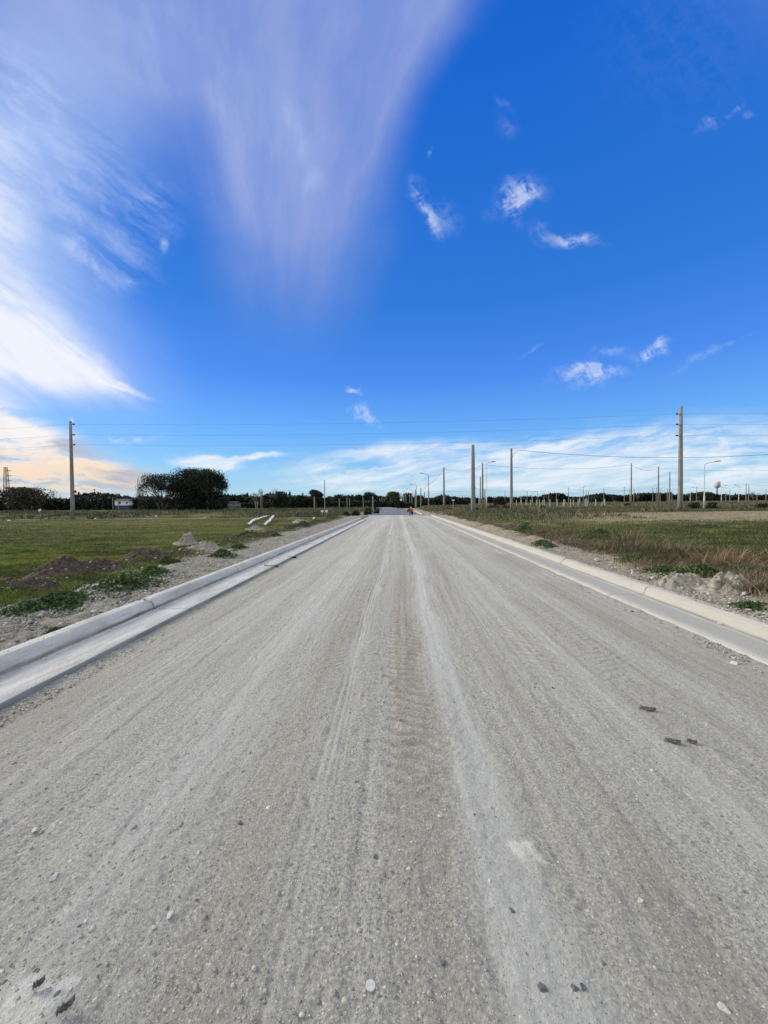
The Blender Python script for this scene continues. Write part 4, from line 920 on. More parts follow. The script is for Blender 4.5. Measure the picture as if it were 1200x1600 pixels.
# poles farther left
pole(507, 750, 41, 'thin pole on the left plot with white boxes at its foot', .055, .04, M_POLE, group=None)
for px, pt, Y in ((491, 776, 82),): pole(px, pt, Y, 'short dim pole before the umbrella shaped tree', .14, .11, group=None)
pole(582.5, 775.5, 62, 'short pole at the left edge of the far damp road', .12, .10, group=None)
DIM = 'short pale poles before the trees left of the road'
for px, pt, Y in ((530, 779, 95), (542, 777.5, 100), (546, 778.5, 104), (567.5, 778, 100), (593.5, 779, 118), (597, 778, 120), (600.5, 779, 122), (402, 784, 92), (399.5, 783, 96), (407.5, 775, 98), (176, 777, 96), (185, 780, 96), (223, 781, 96), (323.5, 782, 84)):
    pole(px, pt, Y, 'short pale pole standing before the dark trees left of the road', .11, .085, group=DIM)
# street lamps along the right side of the far road
def lamp(px, pt, Y, arm, label, group, r=.06, base_h=0, armpx=None, thick=False):
    x, y, g, H = foot(px, pt, Y); root = empty('street_lamp', (x, y, g)); tag(root, label, 'street lamp', group)
    mb = MB(); bh = H * (.55 if thick else .3)
    mb.tube([(0, 0, -.2), (0, 0, bh), (0, 0, bh + .02), (0, 0, H * .97)], [r * 1.7, r * 1.35, r, r * .75], 12); mb.build('post', M_GALV if not thick else M_POLE, root, True)
    s_ = 1 if arm > 0 else -1; L = abs(arm)
    mb = MB(); mb.tube([(0, 0, H * .95), (s_ * .06, 0, H * .985), (s_ * L * .3, 0, H + .03 * L), (s_ * L * .7, 0, H + .10 * L)], [r * .75, r * .7, r * .6, r * .55], 10); mb.build('arm', M_GALV, root, True)
    mb = MB(); mb.box((s_ * L * .98, 0, H + .15 * L), (L * .62, .22, .08), (0, -s_ * .16, 0)); mb.box((s_ * L * .98, 0, H + .15 * L + .05), (L * .4, .14, .05), (0, -s_ * .16, 0)); h_ = mb.build('lamp_head', M_GALV, root)
    mb = MB(); mb.box((s_ * L * 1.02, 0, H + .15 * L - .047), (L * .4, .16, .012), (0, -s_ * .16, 0)); mb.build('lens', M_DARKGL, h_)
    return root
lamp(669.5, 741, 61, -1.1, 'nearest street lamp on the right of the far road, arm over the road', 'street lamps along the far road', .065, thick=True)
lamp(650.5, 757.7, 100, -1.5, 'second street lamp along the right of the far road', 'street lamps along the far road', .075, thick=True)
lamp(643.5, 764.8, 128, -1.7, 'third street lamp along the right of the far road', 'street lamps along the far road', .085, thick=True)
lamp(637.5, 769, 150, -1.7, 'farthest street lamp on the right of the far road', 'street lamps along the far road', .09, thick=True)
for px, pt, Y in ((649, 765, 98), (657.5, 762.5, 104), (663.2, 768.5, 112), (640, 773, 120), (634, 771, 118), (631, 774, 114)):
    pole(px, pt, Y, 'short pale pole in the row at the right of the far road', .15, .12, group='row of short poles right of the far road')
span('power_line', [ptb + Vector((0, 0, -.2)), at(668, 757, 61), at(657.5, 764, 104)], .5, .02, cab, 'cable dropping from the cable pole to the first street lamp')
lamp(760, 723, 52, .9, 'slender street lamp between the thick pale pole and the cable pole', None, .05)
lamp(1101, 724, 44, 1.3, 'slender street lamp at far right with its arm pointing right', None, .055)
# many slim poles and lamps out in the right field
FAR = 'slim poles far out in the right field'
for k, (px, pt, Y) in enumerate([(789, 766, 120), (823.5, 767, 92), (840, 768.5, 120), (850, 769, 118), (857.5, 769, 105), (869.5, 770, 104), (888.5, 761.5, 92), (911.5, 761, 110), (916, 767.5, 118), (919.5, 768, 104), (943.5, 763, 104), (975.5, 760, 110), (984, 763, 118), (990.5, 764, 100),
                                 (1020, 761, 118), (1025.5, 761.5, 108), (1031.5, 764, 118), (1043, 763.5, 118), (1050, 767, 120), (1088.5, 760.5, 96), (1134, 767, 112), (1140.5, 764, 104), (1165.8, 755.5, 92), (1170, 756.5, 90), (1197, 764, 108), (1183, 770, 118)]):
    pole(px, pt, Y, 'slim pale pole far out in the right field before the dark tree line', .085, .06, group=FAR)
FL = 'slim street lamps far out in the right field'
for px, pt, Y, a_ in ((1127.5, 759.5, 88, .9), (1154.5, 758.5, 88, -.9), (906, 762, 92, 1.0), (748.5, 763.5, 98, -1), (814, 767, 108, 1.0), (831.5, 769, 108, 1.0), (1078.5, 762, 104, .9)):
    lamp(px, pt, Y, a_, 'slim street lamp far out in the right field', FL, .05)
for k, (Yw, pts, lab) in enumerate([(92, [(676, 767), (757, 765), (823, 768), (888, 763)], 'thin far wire over the left part of the right field'), (92, [(888, 763.5), (943, 765), (1020, 763), (1088, 761)], 'thin far wire over the middle of the right field'),
                                    (88, [(1088, 762), (1127, 761), (1154, 760), (1166, 757), (1280, 758)], 'thin far wire over the right end of the field'), (100, [(676, 771), (789, 775), (850, 771), (919, 769), (984, 766)], 'lower thin far wire above the fence posts')]):
    span('power_line', [at(a_, b_, Yw) for a_, b_ in pts], .3, .016, M_ALUW, lab, None, 14)
# fence of precast posts with strutted corners
def fence_post(px, Y, h, root, name='post', r=.065):
    p = at(px, 785, Y); g = gzs(p.x, p.y); mb = MB(); mb.tube([(p.x, p.y, g - .3), (p.x, p.y, g + h)], [r * 1.15, r], 4); 
    mb.tube([(p.x, p.y, g + h), (p.x, p.y + .12, g + h + .2)], [r, r * .6], 4); mb.build(name, M_POST, root); return Vector((p.x, p.y, g + h))
froot = empty('fence', (0, 0, 0)); tag(froot, 'low fence of white precast posts with diagonal corner struts in the right field', 'fence')
tops = []
for k, (px, Y) in enumerate([(807, 76), (814.5, 70), (822, 68), (829, 68), (838.5, 66), (843, 66), (848.5, 66), (851, 66), (859.5, 64), (870.5, 64), (882, 63), (891.5, 64), (903.5, 66), (914.5, 63), (917.5, 64), (931, 62), (945, 62), (881, 70), (896, 72)]):
    tops.append(fence_post(px, Y, 1.08, froot))
for (p0, p1, Y) in ((882, 877.5, 62.9), (882, 889.5, 62.9), (945, 936.5, 61.9), (945, 939.5, 61.9), (848.5, 842, 65.9)):
    a = at(p0, 780, Y); b_ = at(p1, 790, Y); ga = gzs(a.x, a.y); mb = MB(); mb.tube([(a.x, a.y, ga + 1.15), (b_.x, b_.y, ga - .05)], .05, 4); mb.build('strut', M_POST, froot)
order = sorted(tops[:17], key=lambda p: p.x)
for hh in (.25, .65, 1.05):
    mb = MB(); mb.tube([p + Vector((0, 0, -hh)) for p in order], .006, 4); mb.build('wire', M_ALUW, froot)

# ------------------------------------------------------------------ trees
def crown_leaves(clumps, n, ls, cols, spread):
    """clumps: (k,4) centres and radii -> leaf quads"""
    k = rng.integers(0, len(clumps), n); c = clumps[k, :3] + rng.normal(0, 1, (n, 3)) * clumps[k, 3:4] * spread * (1, 1, .75)
    t1 = rng.normal(0, 1, (n, 3)); t2 = rng.normal(0, 1, (n, 3)); t1 *= ls * rng.uniform(.4, 1, (n, 1)) / np.linalg.norm(t1, axis=1)[:, None]; t2 *= ls * .55 * rng.uniform(.4, 1, (n, 1)) / np.linalg.norm(t2, axis=1)[:, None]
    V = np.stack([c - t1, c + t2, c + t1, c - t2], 1).reshape(-1, 3)
    ctone = rng.uniform(.6, 1.5, (len(clumps), 1))[k]
    return V, np.arange(4 * n).reshape(n, 4), np.repeat(np.clip(tones(n, cols) * ctone, .004, 1), 4, axis=0)
DK = [(0.012, 0.019, 0.011), (0.017, 0.026, 0.013), (0.007, 0.011, 0.008), (0.024, 0.029, 0.017)]
BR = [(0.05, 0.042, 0.03), (0.033, 0.035, 0.022), (0.07, 0.06, 0.04), (0.02, 0.027, 0.016)]
def tree(kind, x, y, H, Wd, label, cat='tree', group=None, cols=DK, leaves=5000, ls=.22, name=None):
    g = gzs(x, y); nm = name or {'round': 'broadleaf_tree', 'dome': 'broadleaf_tree', 'open': 'broadleaf_tree', 'cypress': 'cypress_tree', 'umbrella': 'umbrella_tree', 'bare': 'bare_tree', 'conifer': 'conifer_tree', 'bush': 'bush'}[kind]
    root = empty(nm, (x, y, g)); tag(root, label, cat, group); R_ = Wd / 2
    tb = MB(); limbs = []
    th = {'round': .18, 'dome': .10, 'open': .22, 'cypress': .06, 'umbrella': .5, 'bare': .22, 'conifer': .1, 'bush': .03}[kind] * H
    tr = max(.06, H * .028)
    if kind == 'cypress' or kind == 'conifer':
        n_ = 26; q = rng.uniform(0, 1, n_); q.sort(); prof = (np.sin(np.pi * np.clip(q * .85 + .12, 0, 1)) ** .7 if kind == 'cypress' else (1 - q) ** .8)
        a = rng.uniform(0, 6.28, n_); rr = R_ * prof * rng.uniform(.1, .55, n_)
        cl = np.stack([rr * np.cos(a), rr * np.sin(a), th + q * (H - th) * .96, np.maximum(.08 * R_, R_ * prof * .42)], -1); spread = 1.0
        tb.tube([(0, 0, -.3), (0, 0, H * .9)], [tr, .02], 8)
    elif kind == 'bare':
        tips = []
        def grow(p, d, L, r, dep):
            e = p + d * L; m_ = p.lerp(e, .5) + Vector(rng.normal(0, .06 * L, 3)); tb.tube([p, m_, e], [r, r * .8, r * .6], 5 if dep < 2 else 3, False)
            if dep >= 5: return
            for _ in range(3 if dep < 4 else 4):
                nd = (d + Vector(rng.normal(0, .42, 3))); nd.z += .12; nd.normalize(); grow(e, nd, L * rng.uniform(.6, .85), r * .6, dep + 1)
        for _ in range(2): grow(Vector((0, 0, -.2)), Vector((rng.normal(0, .15), rng.normal(0, .15), 1)).normalized(), H * .27, tr * .8, 1)
        zmax = max(v[2] for v in tb.v); xm = max(abs(v[0]) for v in tb.v); ym = max(abs(v[1]) for v in tb.v)
        tb.v = [(v[0] * R_ / xm, v[1] * R_ / ym, v[2] * H / zmax if v[2] > 0 else v[2]) for v in tb.v]
        mb = tb; nb = len(tb.f); half = int(nb * .03)
        a_ = MB(); a_.v = tb.v; a_.f = tb.f[:half + 8]; b_ = MB(); b_.v = tb.v; b_.f = tb.f[half + 8:]
        a_.build('trunk', M_BARK if group is None or 'pale' not in label else M_TWIG, root); b_.build('crown', M_TWIG if 'pale' in label else M_BARK, root); return root
    else:
        n_ = {'round': 74, 'dome': 60, 'open': 46, 'umbrella': 26, 'bush': 26}[kind]
        d = rng.normal(0, 1, (n_, 3)); d /= np.linalg.norm(d, axis=1)[:, None]; pe = {'round': 2.35, 'open': 2.4, 'dome': 2.6}.get(kind, 2.0); d /= (np.abs(d) ** pe).sum(1)[:, None] ** (1 / pe)
        d[:, 2] = np.abs(d[:, 2]) * (1.0 if kind != 'round' else 1) - (.35 if kind in ('round', 'open') else 0.05)
        rad = rng.uniform(.45, .88, n_)[:, None]; ch = H - th
        cz0 = th + ch * (.40 if kind in ('round', 'open') else .12 if kind != 'umbrella' else .35)
        vz = H - cz0
        c = d * rad * (R_, R_, vz); c[:, 2] += cz0
        lr = rng.uniform(.10, .20 if kind != 'open' else .15, n_) * R_ * {'round': .95, 'umbrella': 1.1, 'open': 1.05}.get(kind, 1.25)
        cl = np.hstack([c, lr[:, None]]); spread = .85
        if kind in ('round', 'dome', 'bush'):
            core = rng.normal(0, .33, (int(n_ * .5), 3)) * (R_, R_, vz * .7); core[:, 2] = np.abs(core[:, 2]) * .8 + th * .9
            cl = np.vstack([cl, np.hstack([core, np.full((len(core), 1), .22 * R_)])])
        ns = 1 if kind != 'open' else 3
        for s_ in range(ns):
            bx_ = (s_ - (ns - 1) / 2) * .12 * R_
            tb.tube([(bx_, 0, -.3), (bx_ * 1.4, .05, th * .5), (bx_ * 2.2, 0, max(th, .3))], [tr, tr * .85, tr * .7], 9)
        for i in rng.choice(n_, min(n_, 22 if kind != 'bush' else 6), replace=False):
            e = Vector(c[i]); s0 = Vector((0, 0, max(th * .9, .2))); m_ = s0.lerp(e, .5) + Vector((0, 0, .12 * vz * rng.uniform(-.3, 1)))
            tb.tube([s0, m_, e], [tr * .5, tr * .3, tr * .1], 6, False)
    tb.build('trunk' if kind != 'bush' else 'stems', M_BARK, root, True)
    V, f, C = crown_leaves(cl, leaves, ls, cols, spread)
    V[:, 2] = np.maximum(V[:, 2], 0.02)
    zq = np.quantile(V[:, 2], .985); V[:, 2] *= H / zq
    Vq = V.reshape(-1, 4, 3); kp = (Vq[:, :, 2].mean(1) < H * (1 + .015 * rng.normal(0, 1, len(Vq)))) & (np.hypot(Vq[:, :, 0].mean(1) / R_, Vq[:, :, 1].mean(1) / R_) < 1.0 + .12 * rng.uniform(0, 1, len(Vq)) ** .5)
    V = Vq[kp].reshape(-1, 3); C = C.reshape(-1, 4, 3)[kp].reshape(-1, 3); f = np.arange(len(V)).reshape(-1, 4)
    nmesh('crown', V, f, M_LEAF, root, False, {'tone': C})
    return root
def T(kind, px, pt, wpx, Y, label, **kw):
    p = at(px, pt, Y); g = gzs(p.x, p.y); d = (p - CAM).length; W_ = wpx / F * Y
    return tree(kind, p.x, p.y, p.z - g, W_, label, **kw)
# left side
T('dome', 28, 762, 66, 118, 'dense dark tree filling the left frame edge below the lattice mast', leaves=9000, ls=.4)
T('dome', 48, 761.5, 60, 104, 'broad rounded shrubby tree with brownish top by the lattice mast', cols=BR, leaves=9000, ls=.34)
T('bare', 83, 762, 22, 150, 'bare leafless tree rising behind the dark hedge left of the lone pole')
T('cypress', 117.5, 766.5, 5, 130, 'small pointed conifer just right of the lone left pole', leaves=1200, ls=.25)
T('conifer', 123, 769, 9, 132, 'stubby conifer beside the small pointed one', leaves=1200, ls=.3)
T('cypress', 147.5, 764.5, 4.5, 130, 'thin tall cypress poking above the left tree line', leaves=1200, ls=.22)
T('dome', 142, 774, 36, 112, 'dark dense tree under the thin cypress', leaves=6000, ls=.35)
T('round', 173, 773, 14, 120, 'small tree with an uneven top left of the small white house', leaves=2500, ls=.3)
T('round', 187, 775, 12, 124, 'thin crowned tree directly left of the small white house', leaves=1200, ls=.3, cols=BR)
T('bare', 200, 771.5, 13, 150, 'bare tree showing above the small white house')
T('bare', 218, 762, 20, 112, 'bare tree leaning out left of the big dark tree')
T('open', 253, 740.5, 72, 84, 'open branching dark tree, left half of the biggest clump', leaves=11000, ls=.18, cols=DK)
T('round', 312, 733.5, 84, 86, 'biggest dark tree on the left with a full rounded crown', leaves=36000, ls=.24)
T('dome', 285, 757, 60, 87, 'dark undergrowth tree between the two halves of the biggest clump', leaves=5500, ls=.2)
T('dome', 338, 768, 36, 85, 'low dark tree at the right foot of the biggest clump', leaves=6000, ls=.22)
T('dome', 238, 775, 46, 92, 'low dark tree at the left foot of the biggest clump', leaves=5000, ls=.25)
T('bare', 399, 768, 22, 105, 'pale bare tree with a wide top left of the dark mass')
T('bare', 410, 761, 16, 108, 'pale bare tree, tallest of the pale pair')
T('bare', 426, 762, 18, 108, 'pale bare tree touching the dark round tree')
T('dome', 436, 768, 28, 104, 'dark round tree beside the pale bare trees', leaves=6000, ls=.3)
T('cypress', 447.3, 769.5, 4, 120, 'shorter of two cypresses above the dark tree mass', leaves=1000, ls=.22)
T('cypress', 452.5, 767, 5, 120, 'taller of two cypresses above the dark tree mass', leaves=1400, ls=.22)
T('cypress', 473, 770.5, 3.5, 122, 'small lone cypress left of the umbrella shaped tree', leaves=800, ls=.22)
T('dome', 465, 774, 40, 110, 'wide dark tree under the lone small cypress', leaves=7000, ls=.35)
T('umbrella', 493.5, 765.5, 26, 106, 'flat topped umbrella shaped tree before the gap in the tree line', leaves=5000, ls=.3)
T('dome', 495, 776, 34, 110, 'dark tree under the umbrella shaped one', leaves=5000, ls=.35)
T('dome', 531, 773, 24, 128, 'rounded dark tree right of the thin left pole', leaves=3500, ls=.35)
T('umbrella', 559, 773, 14, 126, 'pale stemmed vase shaped tree in the middle of the left tree line', leaves=1500, ls=.32)
T('dome', 548, 776.5, 14, 134, 'small dark tree left of the vase shaped one', leaves=2000, ls=.35)
T('dome', 576, 769.5, 24, 126, 'rounded dark tree, tallest left of the far road', leaves=4500, ls=.35)
T('dome', 598, 775, 12, 138, 'small dark tree at the end of the far road, left', leaves=1500, ls=.35)
T('round', 614, 768.5, 26, 122, 'green tinged tree closing the end of the far road', leaves=6000, ls=.3, cols=[(0.04, 0.062, 0.026), (0.055, 0.08, 0.034), (0.03, 0.042, 0.022)])
T('dome', 637, 770.5, 26, 134, 'dark tree behind the row of far street lamps', leaves=4500, ls=.35)
T('dome', 655, 774, 24, 136, 'dark tree right behind the second street lamp', leaves=4000, ls=.35)
T('dome', 676, 777.5, 22, 150, 'low dark tree between the first lamp and the cable pole', leaves=3000, ls=.35)
# right side
T('dome', 703, 776.5, 20, 150, 'low rounded tree right of the cable pole', leaves=3000, ls=.35)
T('dome', 731, 777, 8, 150, 'small squarish tree left of the thick pale pole', leaves=1500, ls=.3)
T('dome', 780.5, 776, 18, 92, 'neat dome shaped dark tree between two poles', leaves=5000, ls=.2)
T('conifer', 833, 776.5, 8, 150, 'small conical tree behind the left end of the fence', leaves=1500, ls=.3)
T('round', 861, 776, 13, 150, 'dark tree behind the middle of the fence', leaves=2500, ls=.3)
T('dome', 872, 780, 10, 154, 'low tree right of the dark one behind the fence', leaves=1500, ls=.3)
T('dome', 896, 779, 9, 154, 'small low tree behind the strutted fence post', leaves=1500, ls=.3)
T('dome', 930, 776, 19, 150, 'dark tree at the right end of the fence', leaves=3000, ls=.3)
T('open', 942, 770.5, 11, 148, 'slender loose tree rising over the dark one at the fence end', leaves=1200, ls=.3)
T('round', 963, 774, 11, 154, 'round tree standing alone left of the slim brown pole', leaves=2200, ls=.3)
T('bare', 997, 771.5, 10, 158, 'pale bare shrub like tree right of the slim brown pole')
T('bare', 1042, 767, 7, 150, 'wispy bare tree just left of the tall right pole')
T('round', 1051, 773, 8, 156, 'dark tree hidden partly by the tall right pole', leaves=1500, ls=.3)
T('round', 1073, 774, 9, 156, 'small dark tree right of the tall right pole', leaves=1500, ls=.3)
T('bare', 1078, 768, 9, 156, 'thin bare tree right of the tall right pole')
T('dome', 1086, 776, 10, 156, 'low dark tree left of the far right lamp', leaves=1500, ls=.3)
T('dome', 1102, 771, 17, 152, 'dark rounded tree behind the far right lamp', leaves=3000, ls=.3)
T('dome', 1133, 772, 13, 152, 'dark rounded tree right of the water tower', leaves=2500, ls=.3)
T('bare', 1178, 768, 16, 140, 'pale round crowned bare tree at far right')
T('bare', 1113, 773, 7, 154, 'faint bare tree left of the water tower')
# continuous far wood behind
def wood(name, label, x0, x1, Yf, hf, n, ls, cols):
    x = rng.uniform(x0, x1, n); y = Yf(x) + rng.uniform(-4, 4, n); hh = hf(x); z = gz(x, y) + hh * rng.uniform(0, 1, n) ** .8
    c = np.stack([x, y, z], -1); t1 = rng.normal(0, ls * .6, (n, 3)); t2 = rng.normal(0, ls * .4, (n, 3))
    V = np.stack([c - t1, c + t2, c + t1, c - t2], 1).reshape(-1, 3)
    setting(nmesh(name, V, np.arange(4 * n).reshape(n, 4), M_LEAF, None, False, {'tone': np.repeat(tones(n, cols), 4, axis=0)}), 'stuff', label)
wood('far_wood', 'dark continuous wood behind the trees left of the road', -210, -6, lambda x: 140 + 0 * x, lambda x: 1.8 + 3.4 * vnoise(x * .13, 0 * x, 9) ** 1.5 + 1.6 * vnoise(x * .6, 0 * x, 10), 38000, .8, DK)
wood('far_tree_line', 'low dark tree line along the right horizon', -8, 420, lambda x: 165 + 0.12 * x, lambda x: 1.5 + 2.0 * vnoise(x * .1, 0 * x, 12) ** 2 + .8 * vnoise(x * .6, 0 * x, 13), 60000, .8, DK)
wood('left_hedge', 'dark hedge in front of the trees at far left', -120, -50, lambda x: 108 + 0 * x, lambda x: 2.6 + 1.5 * vnoise(x * .2, 0 * x, 14), 20000, .5, DK)
wood('junction_hedge', 'dark low scrub closing the far end of the road', -45, 20, lambda x: 114 + 0 * x, lambda x: 1.3 + 1.2 * vnoise(x * .3, 0 * x, 15), 14000, .4, DK)
# bushes
BS = 'dark bushes behind the poles on the right'
for px, pt, wpx, Y, lab in [(770, 789, 26, 56, 'brown and green bush at the foot of the slender lamp'), (791, 789, 20, 57, 'dark bush left of the cable corner pole'), (741, 792, 16, 50, 'twiggy brown bush right behind the thick pale pole'), (848, 790, 8, 56, 'small bush before the fence'),
                            (1084, 785, 18, 46, 'dark green bush left of the far right lamp'), (1112, 785, 16, 46, 'dark green bush right of the far right lamp'), (1194, 786, 22, 46, 'dark bush at the right frame edge'), (980, 786, 10, 70, 'small dark bush at the foot of the slim brown pole'), (700, 793, 22, 62, 'low green bush under the cable pole')]:
    T('bush', px, pt, wpx, Y, lab, cat='bush', group=BS, leaves=1800, ls=.10, cols=DK + [(0.075, 0.06, 0.045)])
for px, pt, wpx, Y, lab in [(556, 797, 14, 44, 'dark bush at the left corner of the junction'), (575, 793, 16, 56, 'brown bush at the left edge of the far road'), (588, 793, 10, 60, 'dark bush nearest the far road on its left'), (541, 800, 10, 43, 'small bush left of the junction corner bush'), (640, 795, 8, 70, 'small dark bush right of the far road behind the person')]:
    T('bush', px, pt, wpx, Y, lab, cat='bush', group='bushes at the junction', leaves=1600, ls=.10, cols=DK + [(0.10, 0.08, 0.06)])

# ------------------------------------------------------------------ mast, water tower, houses, signs
p = at(9, 730, 260); g = gzs(p.x, p.y); H = p.z - g; root = empty('lattice_mast', (p.x, p.y, g)); tag(root, 'red steel lattice mast with cross arms behind the trees at far left', 'lattice mast')
mb = MB(); wb, wt = 1.5, .62; legs = [(-1, -1), (1, -1), (1, 1), (-1, 1)]; lev = [H * q for q in np.linspace(0, 1, 19)]
def cor(s, z): ww = wb + (wt - wb) * z / H; return Vector((s[0] * ww, s[1] * ww, z))
for s in legs: mb.tube([cor(s, 0), cor(s, H)], [.24, .17], 5)
mb.build('leg_frame', M_RUST, root)
mb = MB()
for a_, b_ in zip(lev[:-1], lev[1:]):
    for i in range(4):
        s, s2 = legs[i], legs[(i + 1) % 4]; mb.tube([cor(s, b_), cor(s2, b_)], .10, 4); mb.tube([cor(s, a_), cor(s2, b_)], .07, 4)
mb.build('bracing', M_RUST, root)
for zz_ in (H - 2.2, H - 5.6, H - 9.0):
    mb = MB(); mb.tube([(.5, 0, zz_), (4.3, 0, zz_ - .3)], [.2, .1], 5); mb.tube([(.6, 0, zz_ - .9), (4.3, 0, zz_ - .3)], .09, 4); mb.build('cross_arm', M_RUST, root)
p = at(1120.5, 752.3, 190); g = gzs(p.x, p.y); H = p.z - g; root = empty('water_tower', (p.x, p.y, g)); tag(root, 'pale grey water tower, drum on a single column, at far right', 'water tower')
mb = MB(); mb.tube([(0, 0, -.3), (0, 0, H - 2.8)], [.38, .33], 14); mb.build('column', M_POLE, root, True)
mb = MB(); mb.tube([(0, 0, H - 3.1), (0, 0, H - 2.8), (0, 0, H - .15), (0, 0, H)], [.5, 1.28, 1.28, 1.2], 24); tk = mb.build('tank', M_TANK, root, True)
mb = MB(); mb.tube([(0, 0, H), (0, 0, H + .18)], [.35, .3], 14); mb.build('hatch', M_TANK, tk)
def house(px, pt, wpx, Y, dep, label, wall, lower, roofm, pitch=.25, wins=2):
    p = at(px, pt, Y); g = gzs(p.x, p.y); H = p.z - g; W_ = wpx / F * Y; root = empty('house', (p.x, p.y, g), R(6)); tag(root, label, 'house')
    mb = MB(); hl = H * .45; mb.box((0, 0, hl + (H * .92 - hl) / 2), (W_, dep, H * .92 - hl)); wl = mb.build('wall', wall, root)
    mb = MB(); mb.box((0, 0, hl / 2 - .1), (W_ * 1.01, dep * 1.01, hl + .2)); mb.build('lower_wall', lower, root)
    mb = MB(); e = .25; mb.add([(-W_ / 2 - e, -dep / 2 - e, H * .92), (W_ / 2 + e, -dep / 2 - e, H * .92), (W_ / 2 + e, dep / 2 + e, H * .92), (-W_ / 2 - e, dep / 2 + e, H * .92), (-W_ / 2 - e, 0, H + pitch), (W_ / 2 + e, 0, H + pitch)],
           [(0, 1, 5, 4), (2, 3, 4, 5), (0, 4, 3), (1, 2, 5), (0, 3, 2, 1)]); mb.build('roof', roofm, root)
    for k in range(wins):
        xx = (k + .5) / wins * W_ - W_ / 2 + W_ * .12; mb = MB(); mb.box((xx, -dep / 2 - .03, hl + (H - hl) * .45), (W_ * .16, .06, (H - hl) * .42)); wd_ = mb.build('window', M_WHITE, root)
        mb = MB(); mb.box((xx, -dep / 2 - .07, hl + (H - hl) * .45), (W_ * .13, .03, (H - hl) * .36)); mb.build('pane', M_DARKGL, wd_)
    mb = MB(); mb.box((-W_ * .2, -dep / 2 - .03, hl * .45), (W_ * .14, .06, hl * .85)); mb.build('door', M_DARKGL, root)
    return root
M_ROOFD = simple('dark_roof', (0.03, 0.035, 0.05), (0.05, 0.055, 0.07), 3)
house(197, 781, 21, 104, 4, 'small two tone house, white above and dark blue below, among the left trees', M_WHITE, M_BLUEP, M_ROOFD)
house(362, 785, 20, 112, 5, 'low pale house seen through the gap right of the biggest tree', simple('grey_render', (0.2, 0.2, 0.2), (0.28, 0.28, 0.28), 2), simple('grey_render_low', (0.12, 0.13, 0.12), (0.17, 0.18, 0.17), 2), M_ROOFD)
house(1052, 782, 9, 140, 4, 'tiny dark blue shed on the horizon left of the tall right pole', M_BLUEP, M_BLUEP, M_ROOFD)
def sign(px, pt, Y, w_, h_, mat, label, name='street_sign', tilt=0.0, two=False, pr=.03):
    x, y, g, H = foot(px, pt, Y); root = empty(name, (x, y, g)); tag(root, label, 'sign')
    mb = MB(); mb.tube([(0, 0, -.2), (0, 0, H)], pr, 8); mb.build('post', M_RUST if two else M_GALV, root)
    mb = MB(); mb.box((0, -.04, H - h_ / 2), (w_, .02, h_), (0, tilt, 0)); mb.build('panel', mat, root)
    if two: mb = MB(); mb.box((.03, 0, H - h_ * 1.7), (.02, w_ * .8, h_)); mb.build('panel', mat, root)
    return root
sign(531, 793.5, 47, .55, .14, M_GREENP, 'small green street name sign on a thin post left of the junction', two=True)
sign(62.5, 795.5, 41, .32, .22, M_WHITE, 'small tilted white board on a thin stake on the left plot', 'marker_board', -.4, pr=.012)
sign(708, 780.5, 70, .5, .22, M_WHITE, 'small white sign on a post right of the cable pole')
# white boxes at the foot of the thin left pole
for px, lab in ((503.5, 'white meter box left of the thin pole'), (510, 'white meter box right of the thin pole')):
    x, y, g, H = foot(px, 797, 41); root = empty('meter_box', (x, y, g)); tag(root, lab, 'meter box', 'white boxes by the thin left pole')
    mb = MB(); mb.tube([(0, 0, -.1), (0, 0, H - .2)], .03, 6); mb.build('stand', M_GALV, root)
    mb = MB(); mb.box((0, 0, H - .12), (.26, .14, .24)); bx_ = mb.build('cabinet', M_WHITE, root)
    mb = MB(); mb.box((0, -.08, H - .12), (.21, .015, .19)); mb.build('door', M_WHITE, bx_)
# slab of concrete and pale litter on the left plot
def chunk(px, py, Y, size, rot, label, name='concrete_slab', mat=M_POST):
    p = at(px, py, Y); g = gzs(p.x, p.y); o = rock(name, px, py, .1, size, mat, label, 'debris' if 'bag' not in name else 'bag', None, .25, .2); o.location = (p.x, p.y, g + size[2] * .5); o.rotation_euler = rot; return o
chunk(69, 811, 37.5, (.30, .2, .10), (0, -.45, .2), 'tilted pale concrete slab lying left of the lone left pole')
chunk(14, 812, 37, (.20, .15, .08), (0, 0, 0), 'white plastic bag on the grass at the left frame edge', 'plastic_bag', M_TARP)
for px, py, Y, lab in ((149.5, 807.5, 41, 'white litter bag right of the lone left pole'), (244, 806.5, 42, 'white litter bag in front of the open branching tree'), (320, 804, 44, 'white litter bag in front of the biggest tree'), (490.5, 804.5, 36, 'white litter bag left of the thin pole'), (231, 806, 43, 'smaller white litter bag left of another one before the open tree'), (113, 791, 62, 'small white litter bag behind the lone left pole')):
    chunk(px, py, Y, (.14, .12, .12), (0, 0, 0), lab, 'plastic_bag', M_TARP)
